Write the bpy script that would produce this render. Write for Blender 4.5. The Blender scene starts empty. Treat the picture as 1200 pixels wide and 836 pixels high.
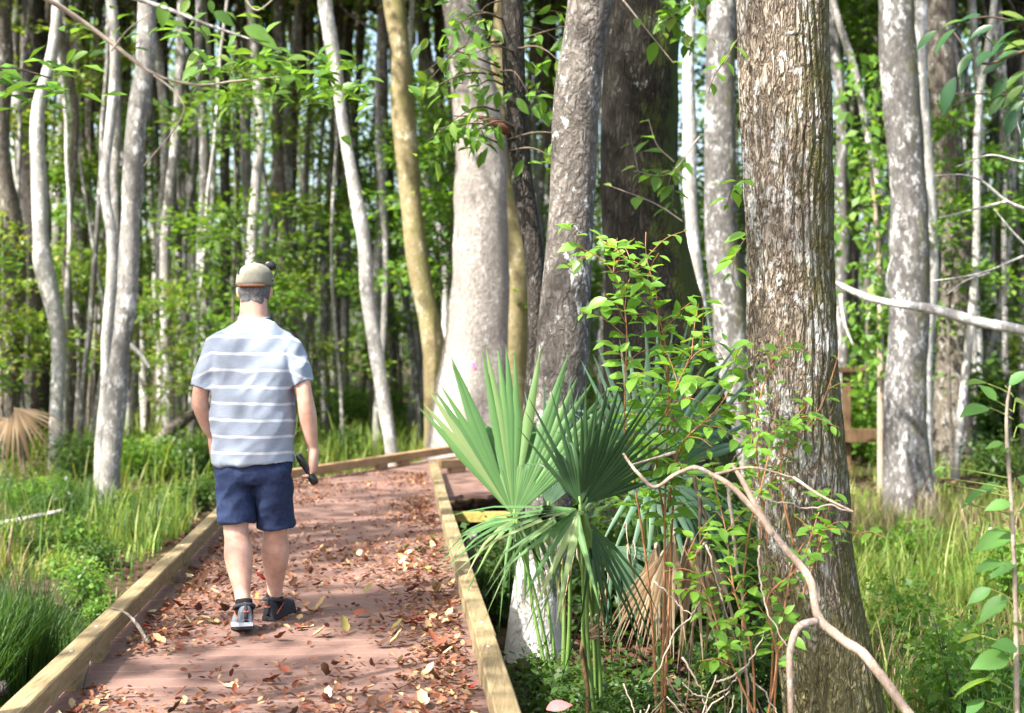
import bpy, math, random
import numpy as np
from mathutils import Vector

# ------------------------------------------------------------------ camera, world, sun, exposure
scene = bpy.context.scene
COL = scene.collection
F = 1667.0                      # focal length in pixels of the 1200 px wide photograph
CAMZ = 1.40                     # eye height above the boards
cam = bpy.data.cameras.new("camera")
cam_ob = bpy.data.objects.new("camera", cam)
COL.objects.link(cam_ob)
cam_ob.location = (0, 0, CAMZ)
cam_ob.rotation_euler = (math.radians(90), 0, 0)
cam.sensor_width = 36.0
cam.lens = 50.0
cam.shift_y = -18.0 / 1200.0
cam.clip_start = 0.1
cam.clip_end = 600.0
cam.dof.use_dof = True
cam.dof.focus_distance = 6.4
cam.dof.aperture_fstop = 2.5
scene.camera = cam_ob

SUN_TO = np.array([-0.66, -0.60, 1.02]); SUN_TO /= np.linalg.norm(SUN_TO)
world = bpy.data.worlds.new("World"); scene.world = world
world.use_nodes = True
wn = world.node_tree
sky = wn.nodes.new("ShaderNodeTexSky")
sky.sky_type = 'NISHITA'; sky.sun_disc = False
sky.dust_density = 4.0; sky.ozone_density = 0.6
sky.sun_elevation = math.asin(SUN_TO[2])
sky.sun_rotation = math.atan2(SUN_TO[0], SUN_TO[1])
bg = wn.nodes["Background"]
bg.inputs[1].default_value = 0.15
wn.links.new(sky.outputs[0], bg.inputs[0])
sl = bpy.data.lights.new("sun", 'SUN')
sl.energy = 5.0; sl.angle = math.radians(0.5); sl.color = (1.0, 0.95, 0.86)
so = bpy.data.objects.new("sun", sl); COL.objects.link(so)
so.rotation_euler = Vector(SUN_TO).to_track_quat('Z', 'Y').to_euler()
so.location = (-20, -20, 40)
scene.view_settings.view_transform = 'Standard'
scene.view_settings.look = 'None'
scene.view_settings.gamma = 1.0
scene.view_settings.use_curve_mapping = False
scene.view_settings.exposure = 1.72
scene.render.engine = 'CYCLES'
scene.cycles.max_bounces = 7
scene.cycles.diffuse_bounces = 4
scene.cycles.glossy_bounces = 2
scene.cycles.transmission_bounces = 4
scene.cycles.transparent_max_bounces = 4
scene.cycles.use_denoising = True
scene.cycles.sample_clamp_indirect = 8.0

# ------------------------------------------------------------------ helpers
RNG = np.random.default_rng(7)
def rnd(a, b, n=None): return RNG.uniform(a, b, n)
def P(px, py, d): return np.array([(px - 600.0) / F * d, d, CAMZ - (py - 400.0) / F * d])
def unit(v):
    v = np.asarray(v, float); return v / np.maximum(np.linalg.norm(v, axis=-1, keepdims=True), 1e-9)

_W = np.random.default_rng(3)
_wk = unit(_W.normal(size=(36, 3))); _wp = _W.uniform(0, 6.28, 36); _wf = _W.uniform(0.7, 1.4, 36)
def fbm(p, scale=1.0, oct=4, seed=0):
    p = np.asarray(p, float) * scale
    out = np.zeros(p.shape[:-1]); amp = 1.0; tot = 0; f = 1.0
    for o in range(oct):
        for i in range(6):
            k = (o * 6 + i + seed * 5) % 36
            out += amp * np.sin(p @ (_wk[k] * _wf[k] * f * 2.2) + _wp[k] + seed * 1.7) / 2.2
        tot += amp; amp *= 0.55; f *= 2.03
    return out / tot
GL = -0.50
def gz(x, y):
    x = np.asarray(x, float); y = np.asarray(y, float)
    z = GL + 0.10 * fbm(np.stack([x, y, np.zeros_like(x)], -1), 0.35, 3, 2)
    z = z - 0.22 * np.exp(-(((x + 2.9) / 0.9) ** 2 + ((y - 9.2) / 1.6) ** 2))      # swampy hollow beside the boards
    z = z - 0.15 * np.exp(-(((x + 2.4) / 0.5) ** 2 + ((y - 5.6) / 1.2) ** 2))
    z = np.where(np.abs(x + 0.46 + 0.081 * y) < 1.3, np.minimum(z, -0.45), z)
    return z

class MB:
    """collects vertices and faces of one mesh"""
    def __init__(s): s.v = []; s.q = []; s.t = []; s.n = 0
    def add(s, v, q=None, t=None):
        v = np.asarray(v, float).reshape(-1, 3)
        if q is not None and len(q): s.q.append(np.asarray(q, int).reshape(-1, 4) + s.n)
        if t is not None and len(t): s.t.append(np.asarray(t, int).reshape(-1, 3) + s.n)
        s.v.append(v); s.n += len(v)
    def box(s, c, ax, hs):
        c = np.asarray(c, float); ax = [np.asarray(a, float) for a in ax]
        v = [c + ax[0] * hs[0] * i + ax[1] * hs[1] * j + ax[2] * hs[2] * k for i in (-1, 1) for j in (-1, 1) for k in (-1, 1)]
        s.add(v, [[0, 1, 3, 2], [4, 6, 7, 5], [0, 4, 5, 1], [2, 3, 7, 6], [0, 2, 6, 4], [1, 5, 7, 3]])
    def bbox(s, c, ax, hs, b=0.006):
        """box with chamfered long edges (section across ax1, ax2)"""
        c = np.asarray(c, float); a0, a1, a2 = [np.asarray(a, float) for a in ax]
        h0, h1, h2 = hs
        sec = [(h1 - b, -h2), (h1, -h2 + b), (h1, h2 - b), (h1 - b, h2), (-h1 + b, h2), (-h1, h2 - b), (-h1, -h2 + b), (-h1 + b, -h2)]
        v = []
        for e in ((-h0, b * .7), (-h0 + b, 0), (h0 - b, 0), (h0, b * .7)):
            for (p, q_) in sec:
                v.append(c + a0 * e[0] + a1 * (p - math.copysign(e[1], p)) + a2 * (q_ - math.copysign(e[1], q_)))
        q = [[r * 8 + i, r * 8 + (i + 1) % 8, (r + 1) * 8 + (i + 1) % 8, (r + 1) * 8 + i] for r in range(3) for i in range(8)]
        for base in (0, 24):
            q += [[base, base + 1, base + 6, base + 7], [base + 1, base + 2, base + 5, base + 6], [base + 2, base + 3, base + 4, base + 5]]
        s.add(v, q)
    def build(s, name, mat, parent=None, loc=None, smooth=True):
        v = np.concatenate(s.v) if s.v else np.zeros((0, 3))
        org = np.zeros(3)
        if parent is not None: org = np.array(parent['_o'] if '_o' in parent.keys() else (0, 0, 0), float)
        elif loc is not None: org = np.asarray(loc, float)
        me = mesh_data(name, v - org, s.q, s.t, smooth)
        for m in (mat if isinstance(mat, (list, tuple)) else [mat]): me.materials.append(m)
        o = bpy.data.objects.new(name, me); COL.objects.link(o)
        if parent is not None: o.parent = parent; o['_o'] = [float(a) for a in org]
        else: o.location = org; o['_o'] = [float(a) for a in org]
        return o

def mesh_data(name, v, qs, ts, smooth=True):
    me = bpy.data.meshes.new(name)
    q = np.concatenate(qs) if len(qs) else np.zeros((0, 4), int)
    t = np.concatenate(ts) if len(ts) else np.zeros((0, 3), int)
    me.vertices.add(len(v)); me.vertices.foreach_set("co", np.asarray(v, np.float32).ravel())
    nl = q.size + t.size
    me.loops.add(nl); me.polygons.add(len(q) + len(t))
    me.loops.foreach_set("vertex_index", np.concatenate([q.ravel(), t.ravel()]).astype(np.int32))
    tot = np.concatenate([np.full(len(q), 4), np.full(len(t), 3)]).astype(np.int32)
    st = (np.cumsum(tot) - tot).astype(np.int32)
    me.polygons.foreach_set("loop_start", st)
    me.polygons.foreach_set("loop_total", tot)
    me.polygons.foreach_set("use_smooth", np.full(len(tot), bool(smooth)))
    me.update(calc_edges=True)
    return me

def tag(o, label=None, cat=None, group=None, kind=None):
    if label: o['label'] = label
    if cat: o['category'] = cat
    if group: o['group'] = group
    if kind: o['kind'] = kind
    return o
def thing(name, label, cat, loc=(0, 0, 0), group=None, kind=None):
    o = bpy.data.objects.new(name, None); COL.objects.link(o)
    o.location = loc; o['_o'] = [float(a) for a in loc]; o.empty_display_size = 0.1
    return tag(o, label, cat, group, kind)
def dup(root, loc, rotz=0.0, sc=1.0, label=None, group=None):
    r = root.copy(); COL.objects.link(r)
    r.location = loc; r.rotation_euler = (0, 0, rotz); r.scale = (sc, sc, sc)
    if label: r['label'] = label
    if group: r['group'] = group
    for ch in list(root.children):
        c = ch.copy(); COL.objects.link(c); c.parent = r
        for g in list(ch.children):
            d = g.copy(); COL.objects.link(d); d.parent = c
    return r

def spline(pts, n):
    """Catmull-Rom resample of a K x D array to n points by parameter along its length"""
    pts = np.asarray(pts, float)
    if len(pts) == 2:
        t = np.linspace(0, 1, n)[:, None]; return pts[0] * (1 - t) + pts[1] * t
    L = np.concatenate([[0], np.cumsum(np.linalg.norm(np.diff(pts[:, :3], axis=0), axis=1))])
    u = np.linspace(0, L[-1], n)
    i = np.clip(np.searchsorted(L, u, side='right') - 1, 0, len(pts) - 2)
    t = ((u - L[i]) / np.maximum(L[i + 1] - L[i], 1e-9))[:, None]
    d = np.maximum(np.diff(L), 1e-9)[:, None]
    m = np.zeros_like(pts)
    sl_ = np.diff(pts, axis=0) / d
    m[0] = sl_[0]; m[-1] = sl_[-1]; m[1:-1] = 0.5 * (sl_[1:] + sl_[:-1])
    h = d[i]
    return ((2 * t**3 - 3 * t**2 + 1) * pts[i] + (t**3 - 2 * t**2 + t) * h * m[i] + (-2 * t**3 + 3 * t**2) * pts[i + 1] + (t**3 - t**2) * h * m[i + 1])

def frames(p, up=None):
    t = np.gradient(p, axis=0); t = unit(t)
    a = np.zeros_like(t)
    ref = np.array([0.3, 1, 0.1]) if up is None else np.asarray(up, float)
    s = np.cross(t[0], ref)
    if np.linalg.norm(s) < 1e-3: s = np.cross(t[0], [1, 0, 0])
    s = unit(s)
    for i in range(len(p)):
        s = s - t[i] * (s @ t[i]); s = unit(s); a[i] = s
    return t, a, np.cross(t, a)

def tube(mb, path, rad, nseg=8, rings=None, rfun=None, cap=True):
    """rad per control point; rfun(theta, P, t) multiplies the radius"""
    path = np.asarray(path, float); rad = np.broadcast_to(np.asarray(rad, float), (len(path),))
    rings = rings or len(path)
    pr = spline(np.concatenate([path, rad[:, None]], 1), rings)
    p, r = pr[:, :3], np.maximum(pr[:, 3], 0.0008)
    t, a, b = frames(p)
    th = np.linspace(0, 2 * np.pi, nseg, endpoint=False)
    dirs = a[:, None, :] * np.cos(th)[None, :, None] + b[:, None, :] * np.sin(th)[None, :, None]
    R = np.repeat(r[:, None], nseg, 1)
    if rfun is not None: R = R * rfun(np.repeat(th[None], rings, 0), p[:, None, :] + dirs * R[..., None], p)
    v = p[:, None, :] + dirs * R[..., None]
    i = np.arange(rings - 1)[:, None] * nseg; j = np.arange(nseg)[None]; k = (j + 1) % nseg
    q = np.stack([i + j, i + k, i + nseg + k, i + nseg + j], -1).reshape(-1, 4)
    v = v.reshape(-1, 3); tris = []
    if cap:
        n0 = len(v); v = np.concatenate([v, p[:1], p[-1:]])
        jj = np.arange(nseg); kk = (jj + 1) % nseg; l = (rings - 1) * nseg
        tris = np.concatenate([np.stack([kk, jj, np.full(nseg, n0)], 1), np.stack([l + jj, l + kk, np.full(nseg, n0 + 1)], 1)])
    mb.add(v, q, tris)

# leaf templates: x across, y along (0..1), z off the surface
def leaf_template(rows, fold=0.18, curl=0.12):
    v = []; q = []; t = []
    for y, w in rows:
        z = -curl * y * y
        if w == 0: v.append((0, y, z))
        else: v += [(-w, y, z + fold * w), (0, y, z), (w, y, z + fold * w)]
    # rows: first and last are points
    n = len(rows) - 2
    t += [(0, 2, 1), (0, 3, 2)]
    for r in range(n - 1):
        o = 1 + r * 3
        q += [(o, o + 1, o + 4, o + 3), (o + 1, o + 2, o + 5, o + 4)]
    o = 1 + (n - 1) * 3; e = 1 + n * 3
    t += [(o, o + 1, e), (o + 1, o + 2, e)]
    return np.array(v, float), np.array(q, int).reshape(-1, 4), np.array(t, int)
LEAF_NEAR = leaf_template([(0, 0), (.08, .10), (.25, .23), (.45, .27), (.65, .22), (.85, .10), (1, 0)], 0.3, 0.18)
LEAF_LONG = leaf_template([(0, 0), (.1, .08), (.3, .16), (.5, .18), (.72, .14), (.9, .05), (1, 0)], 0.35, 0.22)
LEAF_MID = (np.array([(0, 0, 0), (.30, .45, .08), (0, 1, -.1), (-.30, .45, .08)], float), np.array([[0, 1, 2, 3]]), np.zeros((0, 3), int))
LEAF_DEAD = leaf_template([(0, 0), (.12, .16), (.35, .33), (.6, .30), (.82, .16), (1, 0)], 0.7, -0.5)

def leaves(mb, pos, axis, normal, size, tpl=LEAF_MID, wid=1.0):
    pos = np.asarray(pos, float); n = len(pos)
    if n == 0: return
    a = unit(axis); nn = np.asarray(normal, float); nn = nn - a * np.sum(nn * a, -1, keepdims=True); nn = unit(nn)
    s = np.cross(a, nn)
    v, q, t = tpl
    size = np.broadcast_to(np.asarray(size, float), (n,))
    V = pos[:, None, :] + size[:, None, None] * (v[None, :, 0:1] * wid * s[:, None, :] + v[None, :, 1:2] * a[:, None, :] + v[None, :, 2:3] * nn[:, None, :])
    off = (np.arange(n) * len(v))[:, None, None]
    mb.add(V.reshape(-1, 3), (q[None] + off).reshape(-1, 4) if len(q) else None, (t[None] + off).reshape(-1, 3) if len(t) else None)

def rand_dirs(n, zbias=0.0, rng=RNG):
    d = rng.normal(size=(n, 3)); d[:, 2] += zbias; return unit(d)

# ------------------------------------------------------------------ materials
class NT:
    def __init__(s, name):
        s.m = bpy.data.materials.new(name); s.m.use_nodes = True
        s.t = s.m.node_tree; s.bs = s.t.nodes["Principled BSDF"]; s.out = s.t.nodes["Material Output"]
    def n(s, typ, **kw):
        x = s.t.nodes.new("ShaderNode" + typ)
        for k, v in kw.items():
            if k.startswith("i_"):
                key = k[2:]; key = int(key) if key.isdigit() else key.replace("_", " ")
                if hasattr(v, "is_output") : s.t.links.new(v, x.inputs[key])
                else: x.inputs[key].default_value = v
            else: setattr(x, k, v)
        return x
    def l(s, a, b): s.t.links.new(a, b)
    def ramp(s, fac, stops, interp='LINEAR'):
        r = s.n("ValToRGB"); r.color_ramp.interpolation = interp
        e = r.color_ramp.elements
        while len(e) < len(stops): e.new(0.5)
        for el, (p, c) in zip(e, stops): el.position = p; el.color = (*c, 1) if len(c) == 3 else c
        s.l(fac, r.inputs[0]); return r.outputs[0]
    def mix(s, fac, a, b, mode='MIX'):
        x = s.n("Mix", data_type='RGBA', blend_type=mode)
        for val, i in ((fac, 0), (a, 6), (b, 7)):
            if hasattr(val, "is_output"): s.l(val, x.inputs[i])
            else: x.inputs[i].default_value = val if i == 0 else ((*val, 1) if len(val) == 3 else val)
        return x.outputs[2]
    def math(s, op, a, b=0.0, clamp=False):
        x = s.n("Math", operation=op, use_clamp=clamp)
        for i, v in enumerate((a, b)):
            if hasattr(v, "is_output"): s.l(v, x.inputs[i])
            else: x.inputs[i].default_value = v
        return x.outputs[0]
    def coords(s, scale=(1, 1, 1), which="Object"):
        tc = s.n("TexCoord"); mp = s.n("Mapping"); s.l(tc.outputs[which], mp.inputs[0])
        mp.inputs["Scale"].default_value = scale; return mp.outputs[0]
    def noise(s, vec, scale, detail=4, rough=0.55, dist=0.0):
        x = s.n("TexNoise"); s.l(vec, x.inputs["Vector"])
        x.inputs["Scale"].default_value = scale; x.inputs["Detail"].default_value = detail
        x.inputs["Roughness"].default_value = rough; x.inputs["Distortion"].default_value = dist
        return x.outputs[0]
    def bump(s, h, strength=0.5, dist=0.02):
        b = s.n("Bump"); s.l(h, b.inputs["Height"]); b.inputs["Strength"].default_value = strength; b.inputs["Distance"].default_value = dist
        s.l(b.outputs[0], s.bs.inputs["Normal"])
    def col(s, c):
        if hasattr(c, "is_output"): s.l(c, s.bs.inputs["Base Color"])
        else: s.bs.inputs["Base Color"].default_value = (*c, 1)
    def set(s, rough=0.6, spec=0.3):
        s.bs.inputs["Roughness"].default_value = rough; s.bs.inputs["Specular IOR Level"].default_value = spec; return s

def bark(name, dark, mid, light, lichen=(0.62, 0.66), lichen_col=(.62, .64, .60), moss=0.0, moss_dir=(1, 0, 0), moss_col=(.10, .12, .02),
         scale=9.0, stretch=0.16, bump=0.8, dist=0.02, big=1.3, band=0.0, vw=0.4, foot=0.0, foot_col=(.62, .62, .60), foot_z=-1.4):
    k = NT(name); c = k.coords((1, 1, stretch)); c2 = k.coords((1, 1, 0.55))
    n1 = k.noise(c, scale * 2.2, 6, 0.65, 0.6)
    v = k.n("TexVoronoi", feature='DISTANCE_TO_EDGE'); nd = k.n("TexNoise"); k.l(c, nd.inputs["Vector"]); nd.inputs["Scale"].default_value = scale * 1.5; nd.inputs["Detail"].default_value = 4
    va = k.n("VectorMath", operation='SCALE'); k.l(nd.outputs["Color"], va.inputs[0]); va.inputs["Scale"].default_value = 0.16
    vb = k.n("VectorMath", operation='ADD'); k.l(c, vb.inputs[0]); k.l(va.outputs[0], vb.inputs[1])
    k.l(vb.outputs[0], v.inputs["Vector"]); v.inputs["Scale"].default_value = scale * 2.4
    crack = k.math('MULTIPLY', v.outputs[0], 3.0, True)
    h = k.math('ADD', k.math('MULTIPLY', n1, 0.7), k.math('MULTIPLY', crack, vw))
    h = k.math('ADD', h, 0.25 * (0.55 - vw))
    col = k.ramp(h, [(0.22, dark), (0.50, mid), (0.85, light)])
    nb = k.noise(c2, big, 4, 0.6)
    col = k.mix(k.ramp(nb, [(0.42, (0, 0, 0)), (0.62, (.75, .75, .75))]), col, k.mix(0.55, col, dark))
    if band:
        cb = k.coords((0.2, 0.2, 1.0)); nbd = k.noise(cb, 9, 3, 0.6)
        col = k.mix(k.math('MULTIPLY', nbd, band), col, light)
    if lichen:
        nl = k.math('ADD', k.math('MULTIPLY', k.noise(c2, 4.5, 5, 0.7, 0.4), .55), k.math('MULTIPLY', k.noise(c2, 24, 4, 0.7, 0.3), .45))
        lm = k.ramp(nl, [(.5 + (lichen[0] - .5) * .68, (0, 0, 0)), (.5 + (lichen[1] - .5) * .72 + .012, (1, 1, 1))])
        lm = k.math('MULTIPLY', lm, k.ramp(n1, [(0.38, (0.1, 0.1, 0.1)), (0.55, (1, 1, 1))]))
        col = k.mix(lm, col, lichen_col)
    if foot:        # whitish crust low on the trunk
        sz = k.n("SeparateXYZ"); k.l(k.coords(), sz.inputs[0])
        fm = k.math('ADD', k.math('MULTIPLY', sz.outputs[2], foot_z), k.math('MULTIPLY', k.noise(c2, 6, 5, .7), 3.0))
        col = k.mix(k.math('MULTIPLY', k.ramp(fm, [(.62, (0, 0, 0)), (.80, (1, 1, 1))]), foot), col, foot_col)
    if moss:
        g = k.n("NewGeometry"); d = k.n("VectorMath", operation='DOT_PRODUCT'); k.l(g.outputs["Normal"], d.inputs[0]); d.inputs[1].default_value = moss_dir
        mm = k.math('ADD', d.outputs["Value"], k.math('MULTIPLY', k.math('SUBTRACT', k.noise(c2, 4.0, 6, 0.75), 0.5), 3.6))
        mm = k.ramp(mm, [(0.55 - 0.3 * moss, (0, 0, 0)), (0.9 - 0.2 * moss, (1, 1, 1))])
        col = k.mix(k.math('MULTIPLY', mm, moss), col, moss_col)
    k.col(col); k.set(0.9, 0.15); k.bump(h, bump, dist)
    return k.m

def leafmat(name, c1, c2, trans=0.45, tcol=None, rough=0.45, spec=0.4, c3=None):
    k = NT(name); g = k.n("NewGeometry"); r = g.outputs["Random Per Island"]
    stops = [(0.0, c1), (0.75, c2)] + ([(1.0, c3)] if c3 else [])
    col = k.ramp(r, stops)
    k.col(col); k.set(rough, spec)
    t = k.n("BsdfTranslucent")
    tc = k.mix(1.0, col, tcol or (1.9, 1.75, 0.8), 'MULTIPLY'); k.l(tc, t.inputs[0])
    m = k.n("MixShader"); m.inputs[0].default_value = trans
    k.l(k.bs.outputs[0], m.inputs[1]); k.l(t.outputs[0], m.inputs[2]); k.l(m.outputs[0], k.out.inputs[0])
    return k.m

def plain(name, c, rough=0.6, spec=0.3, var=0.15, scale=20, bump=0.0, which="Object"):
    k = NT(name); v = k.coords((1, 1, 1), which)
    n = k.noise(v, scale, 4, 0.6)
    c = np.array(c)
    k.col(k.ramp(n, [(0.3, tuple(c * (1 - var))), (0.7, tuple(np.minimum(c * (1 + var), 1)))])); k.set(rough, spec)
    if bump: k.bump(n, bump, 0.01)
    return k.m

M = {}
M['bark_big'] = bark('furrowed_bark', (.045, .032, .022), (.275, .222, .165), (.52, .455, .375), (0.53, 0.575), (.70, .70, .67), 0.8, (0.95, -0.2, 0), (.11, .11, .028), 13, 0.26, 1.0, 0.04, 1.6, vw=.5, foot=.75, foot_col=(.21, .19, .075), foot_z=-.9)
M['bark_scaly'] = bark('scaly_bark', (.035, .03, .026), (.14, .125, .11), (.30, .275, .25), (0.57, 0.61), (.60, .63, .62), 0.0, scale=8, stretch=0.6, bump=1.0, dist=.03, big=2.0, vw=.25, foot=1.0)
M['bark_dark'] = bark('shade_darkened_bark', (.006, .0055, .0045), (.019, .017, .013), (.045, .040, .032), (0.66, 0.70), (.28, .29, .27), 0.95, (0.9, -0.1, 0), (.045, .06, .012), 11, 0.22, 1.0, 0.03, 1.2)  # canopy shade on the cypress is put into this near-black colour
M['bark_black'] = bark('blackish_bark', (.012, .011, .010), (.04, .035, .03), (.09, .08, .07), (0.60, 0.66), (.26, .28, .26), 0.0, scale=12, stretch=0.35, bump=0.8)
M['bark_tupelo'] = bark('grey_bark', (.12, .105, .092), (.30, .275, .25), (.44, .41, .375), (0.57, 0.62), (.56, .53, .50), 0.0, scale=11, stretch=0.4, bump=0.9, dist=.03, big=1.6, vw=.35)
M['bark_yellow'] = bark('ochre_mossy_bark', (.075, .055, .024), (.22, .175, .085), (.38, .335, .215), (0.58, 0.64), (.50, .48, .36), 0.5, (.8, -.4, 0), (.10, .11, .025), scale=8, stretch=0.7, bump=0.5, band=0.35, vw=.2)
M['bark_pale'] = bark('pale_bark', (.075, .07, .062), (.225, .215, .20), (.38, .37, .35), (0.53, 0.58), (.60, .59, .57), 0.0, scale=9, stretch=0.5, bump=0.6, big=2.6, vw=.2)
M['bark_white'] = bark('whitish_bark', (.14, .13, .115), (.34, .33, .31), (.50, .49, .46), (0.52, 0.57), (.66, .65, .63), 0.0, scale=9, stretch=0.5, bump=0.5, big=3.0, vw=.2)
M['bark_grey'] = bark('mottled_grey_bark', (.03, .028, .026), (.115, .11, .105), (.24, .232, .225), (0.52, 0.57), (.42, .42, .42), 0.55, (0.8, -0.2, 0), (.10, .10, .03), 7, 0.5, 0.6, 0.015, 1.6, vw=.2)
M['bark_mid'] = bark('brown_grey_bark', (.035, .029, .023), (.115, .10, .082), (.23, .205, .175), (0.57, 0.62), (.42, .42, .40), 0.0, scale=9, stretch=0.3, bump=0.7)
M['twig'] = plain('pale_twig', (.34, .28, .225), 0.8, 0.2, 0.3, 30)
M['twig_pink'] = bark('bare_pinkish_wood', (.14, .095, .07), (.38, .29, .225), (.54, .44, .36), (0.56, 0.62), (.60, .56, .50), 0.0, scale=14, stretch=.5, bump=.7, dist=.008, big=5.0, vw=.2)
M['twig_dark'] = plain('dark_twig', (.10, .075, .055), 0.85, 0.15, 0.4, 25)
M['twig_red'] = plain('reddish_stem', (.36, .17, .08), 0.7, 0.2, 0.25, 25)
M['stem_green'] = plain('green_stem', (.20, .24, .06), 0.6, 0.3, 0.25, 25)
M['stub'] = plain('torn_red_wood', (.17, .075, .05), 0.85, 0.15, 0.35, 25, 0.5)
M['leaf_bright'] = leafmat('bright_young_leaf', (.11, .26, .032), (.19, .37, .05), 0.42, (1.7, 1.6, .8), 0.4, 0.5)
M['leaf_glossy'] = leafmat('glossy_dark_leaf', (.02, .065, .028), (.045, .12, .03), 0.25, (3.0, 3.2, 1.0), 0.36, 0.45, (.12, .17, .03))
M['leaf_big'] = leafmat('broad_leaf', (.075, .185, .055), (.13, .28, .06), 0.42, (1.9, 1.8, .9), 0.5, 0.3, (.18, .24, .04))
M['leaf_canopy'] = leafmat('canopy_leaf', (.055, .12, .02), (.10, .18, .03), 0.42, (2.0, 1.9, .9))
M['leaf_mid'] = leafmat('mid_green_leaf', (.07, .16, .026), (.13, .26, .04), 0.45, (1.9, 1.8, .9), c3=(.20, .29, .06))
M['leaf_yellow'] = leafmat('yellow_green_leaf', (.11, .20, .03), (.20, .30, .05), 0.42, (1.7, 1.6, .8), c3=(.25, .24, .06))
M['leaf_dark'] = leafmat('dark_green_leaf', (.03, .07, .016), (.06, .12, .024), 0.4, (2.2, 2.0, .9))
M['leaf_far'] = leafmat('haze_paled_leaf', (.12, .21, .05), (.21, .32, .085), 0.5, (1.8, 1.7, 1.0), c3=(.26, .34, .10))  # paler leaf green, standing in for haze and backlight in the distance
M['leaf_rust'] = leafmat('rusty_leaf', (.16, .05, .025), (.26, .12, .05), 0.4, (1.8, 1.4, .9), c3=(.14, .16, .04))
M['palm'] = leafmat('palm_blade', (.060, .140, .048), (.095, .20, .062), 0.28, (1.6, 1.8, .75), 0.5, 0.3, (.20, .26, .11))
M['palm_dark'] = leafmat('shade_toned_palm_blade', (.022, .058, .022), (.038, .085, .030), 0.15, (1.7, 1.9, .7), 0.5, 0.35)  # darker copy of the palm green, with the fan's shade in its colour
M['palm_blue'] = leafmat('blue_green_palm_blade', (.085, .17, .105), (.12, .21, .13), 0.28, (1.5, 1.8, .9), 0.5, 0.35)
M['palm_stalk'] = plain('palm_stalk', (.14, .24, .06), 0.5, 0.4, 0.2, 8)
M['palm_dead'] = leafmat('dead_palm_blade', (.20, .13, .075), (.33, .24, .15), 0.25, (1.4, 1.2, .9), 0.8, 0.15, (.45, .36, .24))
M['grass'] = leafmat('grass_blade', (.10, .18, .03), (.24, .33, .07), 0.42, (1.7, 1.6, .8), 0.5, 0.3, (.33, .33, .12))
M['grass_dark'] = leafmat('dark_grass_blade', (.035, .09, .018), (.07, .15, .03), 0.38, (1.8, 1.7, .8), 0.5, 0.3)
M['litter'] = leafmat('fallen_leaf', (.12, .042, .026), (.22, .10, .055), 0.12, (1.3, 1.1, .9), 0.8, 0.2, (.42, .29, .15))
M['litter_dark'] = leafmat('damp_fallen_leaf', (.05, .028, .018), (.12, .065, .04), 0.1, (1.3, 1.1, .9), 0.8, 0.2, (.26, .17, .10))

def wood(name, c1, c2, c3, axis_scale, rot=0.0, grain=14, bump=0.35):
    k = NT(name); tc = k.n("TexCoord"); mp = k.n("Mapping"); k.l(tc.outputs["Object"], mp.inputs[0])
    mp.inputs["Rotation"].default_value = (0, 0, rot); mp.inputs["Scale"].default_value = axis_scale
    n1 = k.noise(mp.outputs[0], grain, 6, 0.65, 1.2)
    n2 = k.noise(k.coords((1, 1, 1)), 2.3, 4, 0.6)
    col = k.ramp(n1, [(0.28, c1), (0.5, c2), (0.75, c3)])
    col = k.mix(k.ramp(n2, [(0.45, (0, 0, 0)), (0.7, (.6, .6, .6))]), col, c1)
    k.col(col); k.set(0.75, 0.25); k.bump(n1, bump, 0.006)
    return k.m
WROT = math.atan2(0.081, 1.0)    # boardwalk heading, a little left of straight ahead
M['timber'] = wood('treated_pine', (.13, .095, .048), (.255, .195, .105), (.37, .30, .18), (18, 1.0, 18), -WROT, 3.0)
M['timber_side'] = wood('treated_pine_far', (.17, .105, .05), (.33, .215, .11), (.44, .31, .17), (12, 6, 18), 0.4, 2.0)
M['timber_under'] = wood('framing_pine', (.15, .12, .03), (.32, .26, .07), (.45, .38, .12), (2, 12, 12), 0, 3.0)
M['post_brown'] = wood('brown_post', (.045, .027, .014), (.12, .072, .037), (.19, .12, .066), (12, 12, 1.5), 0, 3.0)
M['metal'] = plain('galvanised_bolt', (.35, .34, .32), 0.5, 0.5, 0.2, 60)
def deckmat():
    k = NT('red_brown_deck_board'); c = k.coords((1, 1, 1)); g = k.n("NewGeometry")
    n1 = k.noise(c, 1.6, 5, 0.6); n2 = k.noise(c, 55, 4, 0.7)
    base = k.ramp(g.outputs["Random Per Island"], [(0, (.165, .096, .078)), (1, (.215, .127, .104))])
    col = k.mix(k.ramp(n1, [(0.40, (0, 0, 0)), (0.68, (.5, .5, .5))]), base, (.12, .074, .062))
    col = k.mix(k.ramp(n2, [(0.45, (0, 0, 0)), (0.75, (.4, .4, .4))]), col, (.29, .20, .16))
    k.col(col); k.set(0.7, 0.3); k.bump(n2, 0.25, 0.004); return k.m
M['deck'] = deckmat()
def groundmat():
    k = NT('swamp_soil'); c = k.coords((1, 1, 1))
    n1 = k.noise(c, 0.5, 5, 0.6); n2 = k.noise(c, 14, 6, 0.7); n3 = k.noise(c, 1.7, 4, 0.6)
    col = k.ramp(n2, [(0.3, (.022, .016, .011)), (0.55, (.075, .052, .034)), (0.8, (.19, .14, .09))])
    col = k.mix(k.ramp(n3, [(0.45, (0, 0, 0)), (0.62, (.5, .5, .5))]), col, (.04, .05, .016))
    col = k.mix(k.ramp(n1, [(0.5, (0, 0, 0)), (0.7, (.35, .35, .35))]), col, (.09, .085, .035))
    k.col(col); k.set(0.95, 0.1); k.bump(n2, 0.8, 0.03); return k.m
M['ground'] = groundmat()
def watermat():
    k = NT('dark_swamp_water'); k.col((.012, .014, .008)); k.set(0.04, 0.6)
    k.bump(k.noise(k.coords(), 9, 3, 0.5), 0.08, 0.01); return k.m
M['water'] = watermat()

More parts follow.
